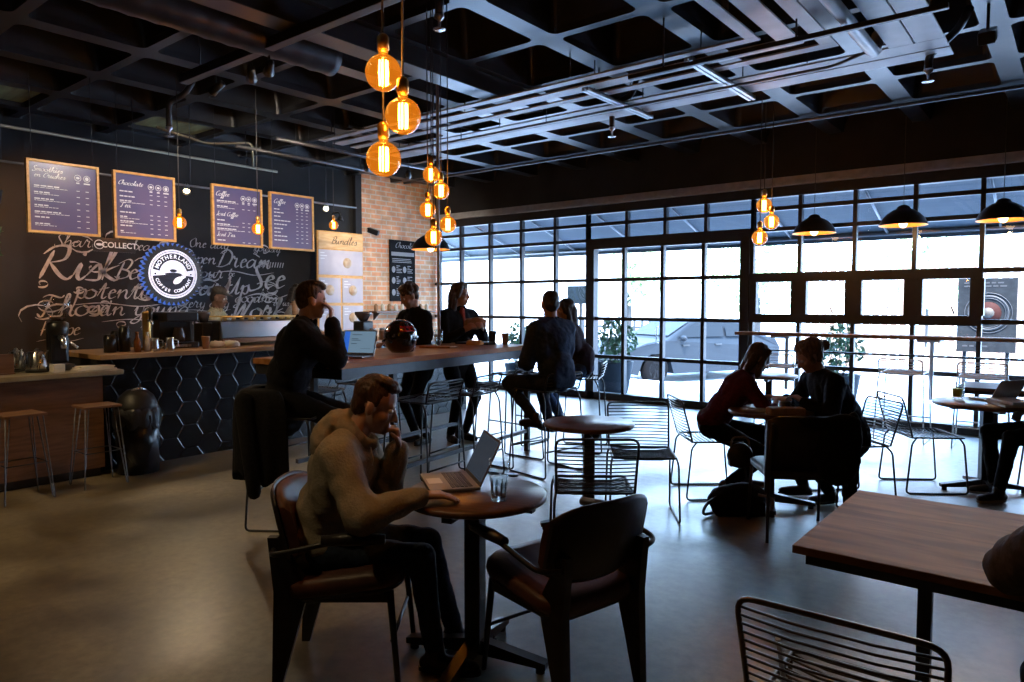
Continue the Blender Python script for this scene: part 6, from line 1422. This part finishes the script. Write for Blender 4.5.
pw = MB().box((0, 0, 0.03), (0.26, 0.11, 0.06), bev=0.02); pw.build('leather_pouch', kraft, None, 'brown pouch at the near edge of the table, above the dark chair back', 'pouch', loc=(-1.66, 5.22, 0.742), rz=0.65)
for i, (z, w, m) in enumerate(((0.741, 0.24, cream), (0.764, 0.22, white_m))):
    MB().bb(-w/2, w/2, -0.15, 0.15, 0, 0.022, bev=0.003).build('book', m, None, ['lower pale book', 'upper white book'][i]+' of the two lying on the round table at right', 'book', 'books on the round table at right', loc=(-0.42, 6.88, z), rz=0.5+0.2*i)

# ------------------------------------------------------------------ coats, bags and small things
def drape(name, parts, m, loc, rz, label, cat, vox=0.012, wr=0.014):
    mb = MB()
    for p in parts:
        if len(p) == 2: mb.ell(p[0], p[1])
        else: mb.cap(*p)
    me = blob(mb, vox, 5, wr, 9); me.materials.append(m)
    o = link(name, me, None, label, cat, loc=loc, rz=rz); return o
def jacket(path, zs, loc, rz, label, m, th=0.035, seed=0):
    """A garment hanging over a chair back: a thick folded band following path (plan view), from the shoulders down to an uneven hem."""
    P = catmull(path, 7); n = len(P); mb = MB(); rings = []
    for iz, (z, grow, sc) in enumerate(zs):
        outer = []; inner = []
        for i, p in enumerate(P):
            a, b = P[max(i-1, 0)], P[min(i+1, n-1)]; tx, ty = b[0]-a[0], b[1]-a[1]; l = math.hypot(tx, ty) or 1; nx, ny = ty/l, -tx/l
            t = iz/(len(zs)-1); f = (0.022*math.sin(i*0.9+seed)+0.014*math.sin(i*2.1+1+seed))*t + 0.012*noise.noise(V((p[0]*9, p[1]*9, z*7+seed)))
            p = (p[0]*sc, -0.16+(p[1]+0.16)*sc)
            zz = z - (0.05*math.sin(i*0.35+seed)+0.025*math.sin(i*1.3))*t
            outer.append((p[0]+nx*(grow+f), p[1]+ny*(grow+f), zz)); inner.append((p[0]+nx*(grow+f-th), p[1]+ny*(grow+f-th), zz+0.004))
        rings.append(mb.ring([V(q) for q in outer+inner[::-1]]))
    mb.skin(rings)
    o = mb.build('draped_jacket', m, None, label, 'jacket', loc=loc, rz=rz, smooth=True)
    sd_ = o.modifiers.new('soft', 'SUBSURF'); sd_.levels = 1; sd_.render_levels = 1
    return o
jk = jacket([(0.30, 0.06), (0.315, -0.12), (0.27, -0.28), (0.12, -0.33), (-0.12, -0.33), (-0.27, -0.28), (-0.29, -0.15)], [(0.965, 0.0, 0.62), (0.95, 0.01, 0.74), (0.90, 0.012, 0.90), (0.8, 0.02, 1.0), (0.65, 0.03, 1.02), (0.5, 0.035, 1.04), (0.40, 0.035, 1.05), (0.36, 0.03, 1.05)], (-4.36, 2.90, 0), -0.85, 'black jacket hung over the stool back of the man in the black jumper', black_fabric)
MB().cap((0.30, -0.22, 0.90), (0.36, -0.16, 0.46), 0.065, 0.05).cap((0.36, -0.16, 0.46), (0.35, -0.15, 0.30), 0.05, 0.045).build('sleeve', black_fabric, jk, smooth=True)
drape('draped_jacket', [((0.12, -0.285, 0.80), (0.2, 0.045, 0.045)), ((0.17, -0.30, 0.60), (0.15, 0.035, 0.22)), ((0.29, -0.22, 0.68), (0.05, 0.09, 0.18)), ((0.30, -0.2, 0.5), (0.3, -0.17, 0.30), 0.05, 0.045), ((0.2, -0.21, 0.70), (0.15, 0.02, 0.12))], black_fabric, (-1.5, 4.93, 0), 0.60,
      'black jacket slung over the right side of the dark chair before the pair', 'jacket')
bg = empty('backpack', (-1.95, 5.08, 0), 0.6, 'slumped black backpack on the floor under the pair’s table'.replace('’', "'"), 'bag')
mb = MB(); mb.ell((0, 0, 0.115), (0.21, 0.13, 0.105)); mb.ell((0.06, 0.02, 0.13), (0.15, 0.12, 0.10)); mb.ell((-0.1, -0.02, 0.10), (0.12, 0.12, 0.09)); mb.box((0, 0, 0.06), (0.36, 0.22, 0.11))
me = blob(mb, 0.011, 5, 0.01, 10); sub('body', me, black_fabric, bg)
MB().tube([(-0.17, -0.08, 0.14), (-0.26, -0.14, 0.10), (-0.28, -0.12, 0.02), (-0.2, -0.06, 0.015)], 0.012, 6, fillet=0.05).build('strap', black_plastic, bg); MB().tube([(0.12, -0.1, 0.17), (0.23, -0.12, 0.15), (0.22, -0.08, 0.04)], 0.012, 6, fillet=0.05).build('strap', grey_m, bg)
MB().lathe([(0.001, 0), (0.05, 0), (0.05, 0.006), (0.04, 0.012), (0.001, 0.012)]).build('floor_socket', black_plastic, None, 'small black floor socket on the concrete in front of the bar', 'socket', loc=(-3.97, 4.94, 0.0))
hb_ = empty('handbag', (-2.0, 5.24, 0.5), 0.6, 'white-edged dark bag strap hooked under the table by the knees of the woman in maroon', 'bag')
mb = MB(); mb.ell((0, 0, -0.1), (0.1, 0.06, 0.10)); mb.box((0, 0, -0.12), (0.17, 0.08, 0.12)); sub('body', blob(mb, 0.01, 4), leather_dk, hb_); MB().tube([(-0.07, 0, -0.04), (-0.06, 0, 0.04), (0.06, 0, 0.04), (0.07, 0, -0.04)], 0.008, 6, fillet=0.05).build('strap', grey_m, hb_)

# ------------------------------------------------------------------ daylight, camera, exposure
w = bpy.data.worlds.new('sky'); SC.world = w; w.use_nodes = True
nt = w.node_tree; bgd = nt.nodes['Background']
tc = nt.nodes.new('ShaderNodeTexCoord'); sp = nt.nodes.new('ShaderNodeSeparateXYZ'); cr = nt.nodes.new('ShaderNodeValToRGB')
nt.links.new(tc.outputs['Generated'], sp.inputs[0]); nt.links.new(sp.outputs['Z'], cr.inputs['Fac'])
cr.color_ramp.elements[0].position = 0.0; cr.color_ramp.elements[0].color = (0.52, 0.75, 1.0, 1); cr.color_ramp.elements[1].position = 0.6; cr.color_ramp.elements[1].color = (0.28, 0.54, 1.0, 1)
nt.links.new(cr.outputs[0], bgd.inputs['Color']); bgd.inputs['Strength'].default_value = 19.0
sun = bpy.data.lights.new('sun', 'SUN'); sun.energy = 30; sun.color = (1.0, 0.97, 0.94); sun.angle = 0.02
so = bpy.data.objects.new('sun', sun); COL.objects.link(so); so.rotation_euler = V((-0.3, 0.5, -1.0)).to_track_quat('-Z', 'Y').to_euler()
cam = bpy.data.cameras.new('camera'); co = bpy.data.objects.new('camera', cam); COL.objects.link(co); SC.camera = co
co.location = (0, 0, 1.55); co.rotation_euler = (math.radians(87), 0, math.radians(38.88)); cam.sensor_width = 36; cam.lens = 709/1024*36; cam.clip_start = 0.05; cam.clip_end = 300
vs = SC.view_settings; SC.display_settings.display_device = 'sRGB'; vs.view_transform = 'Standard'; vs.look = 'None'; vs.exposure = 0.1; vs.gamma = 1.0; vs.use_curve_mapping = False
bpy.data.scenes.remove(TMP)
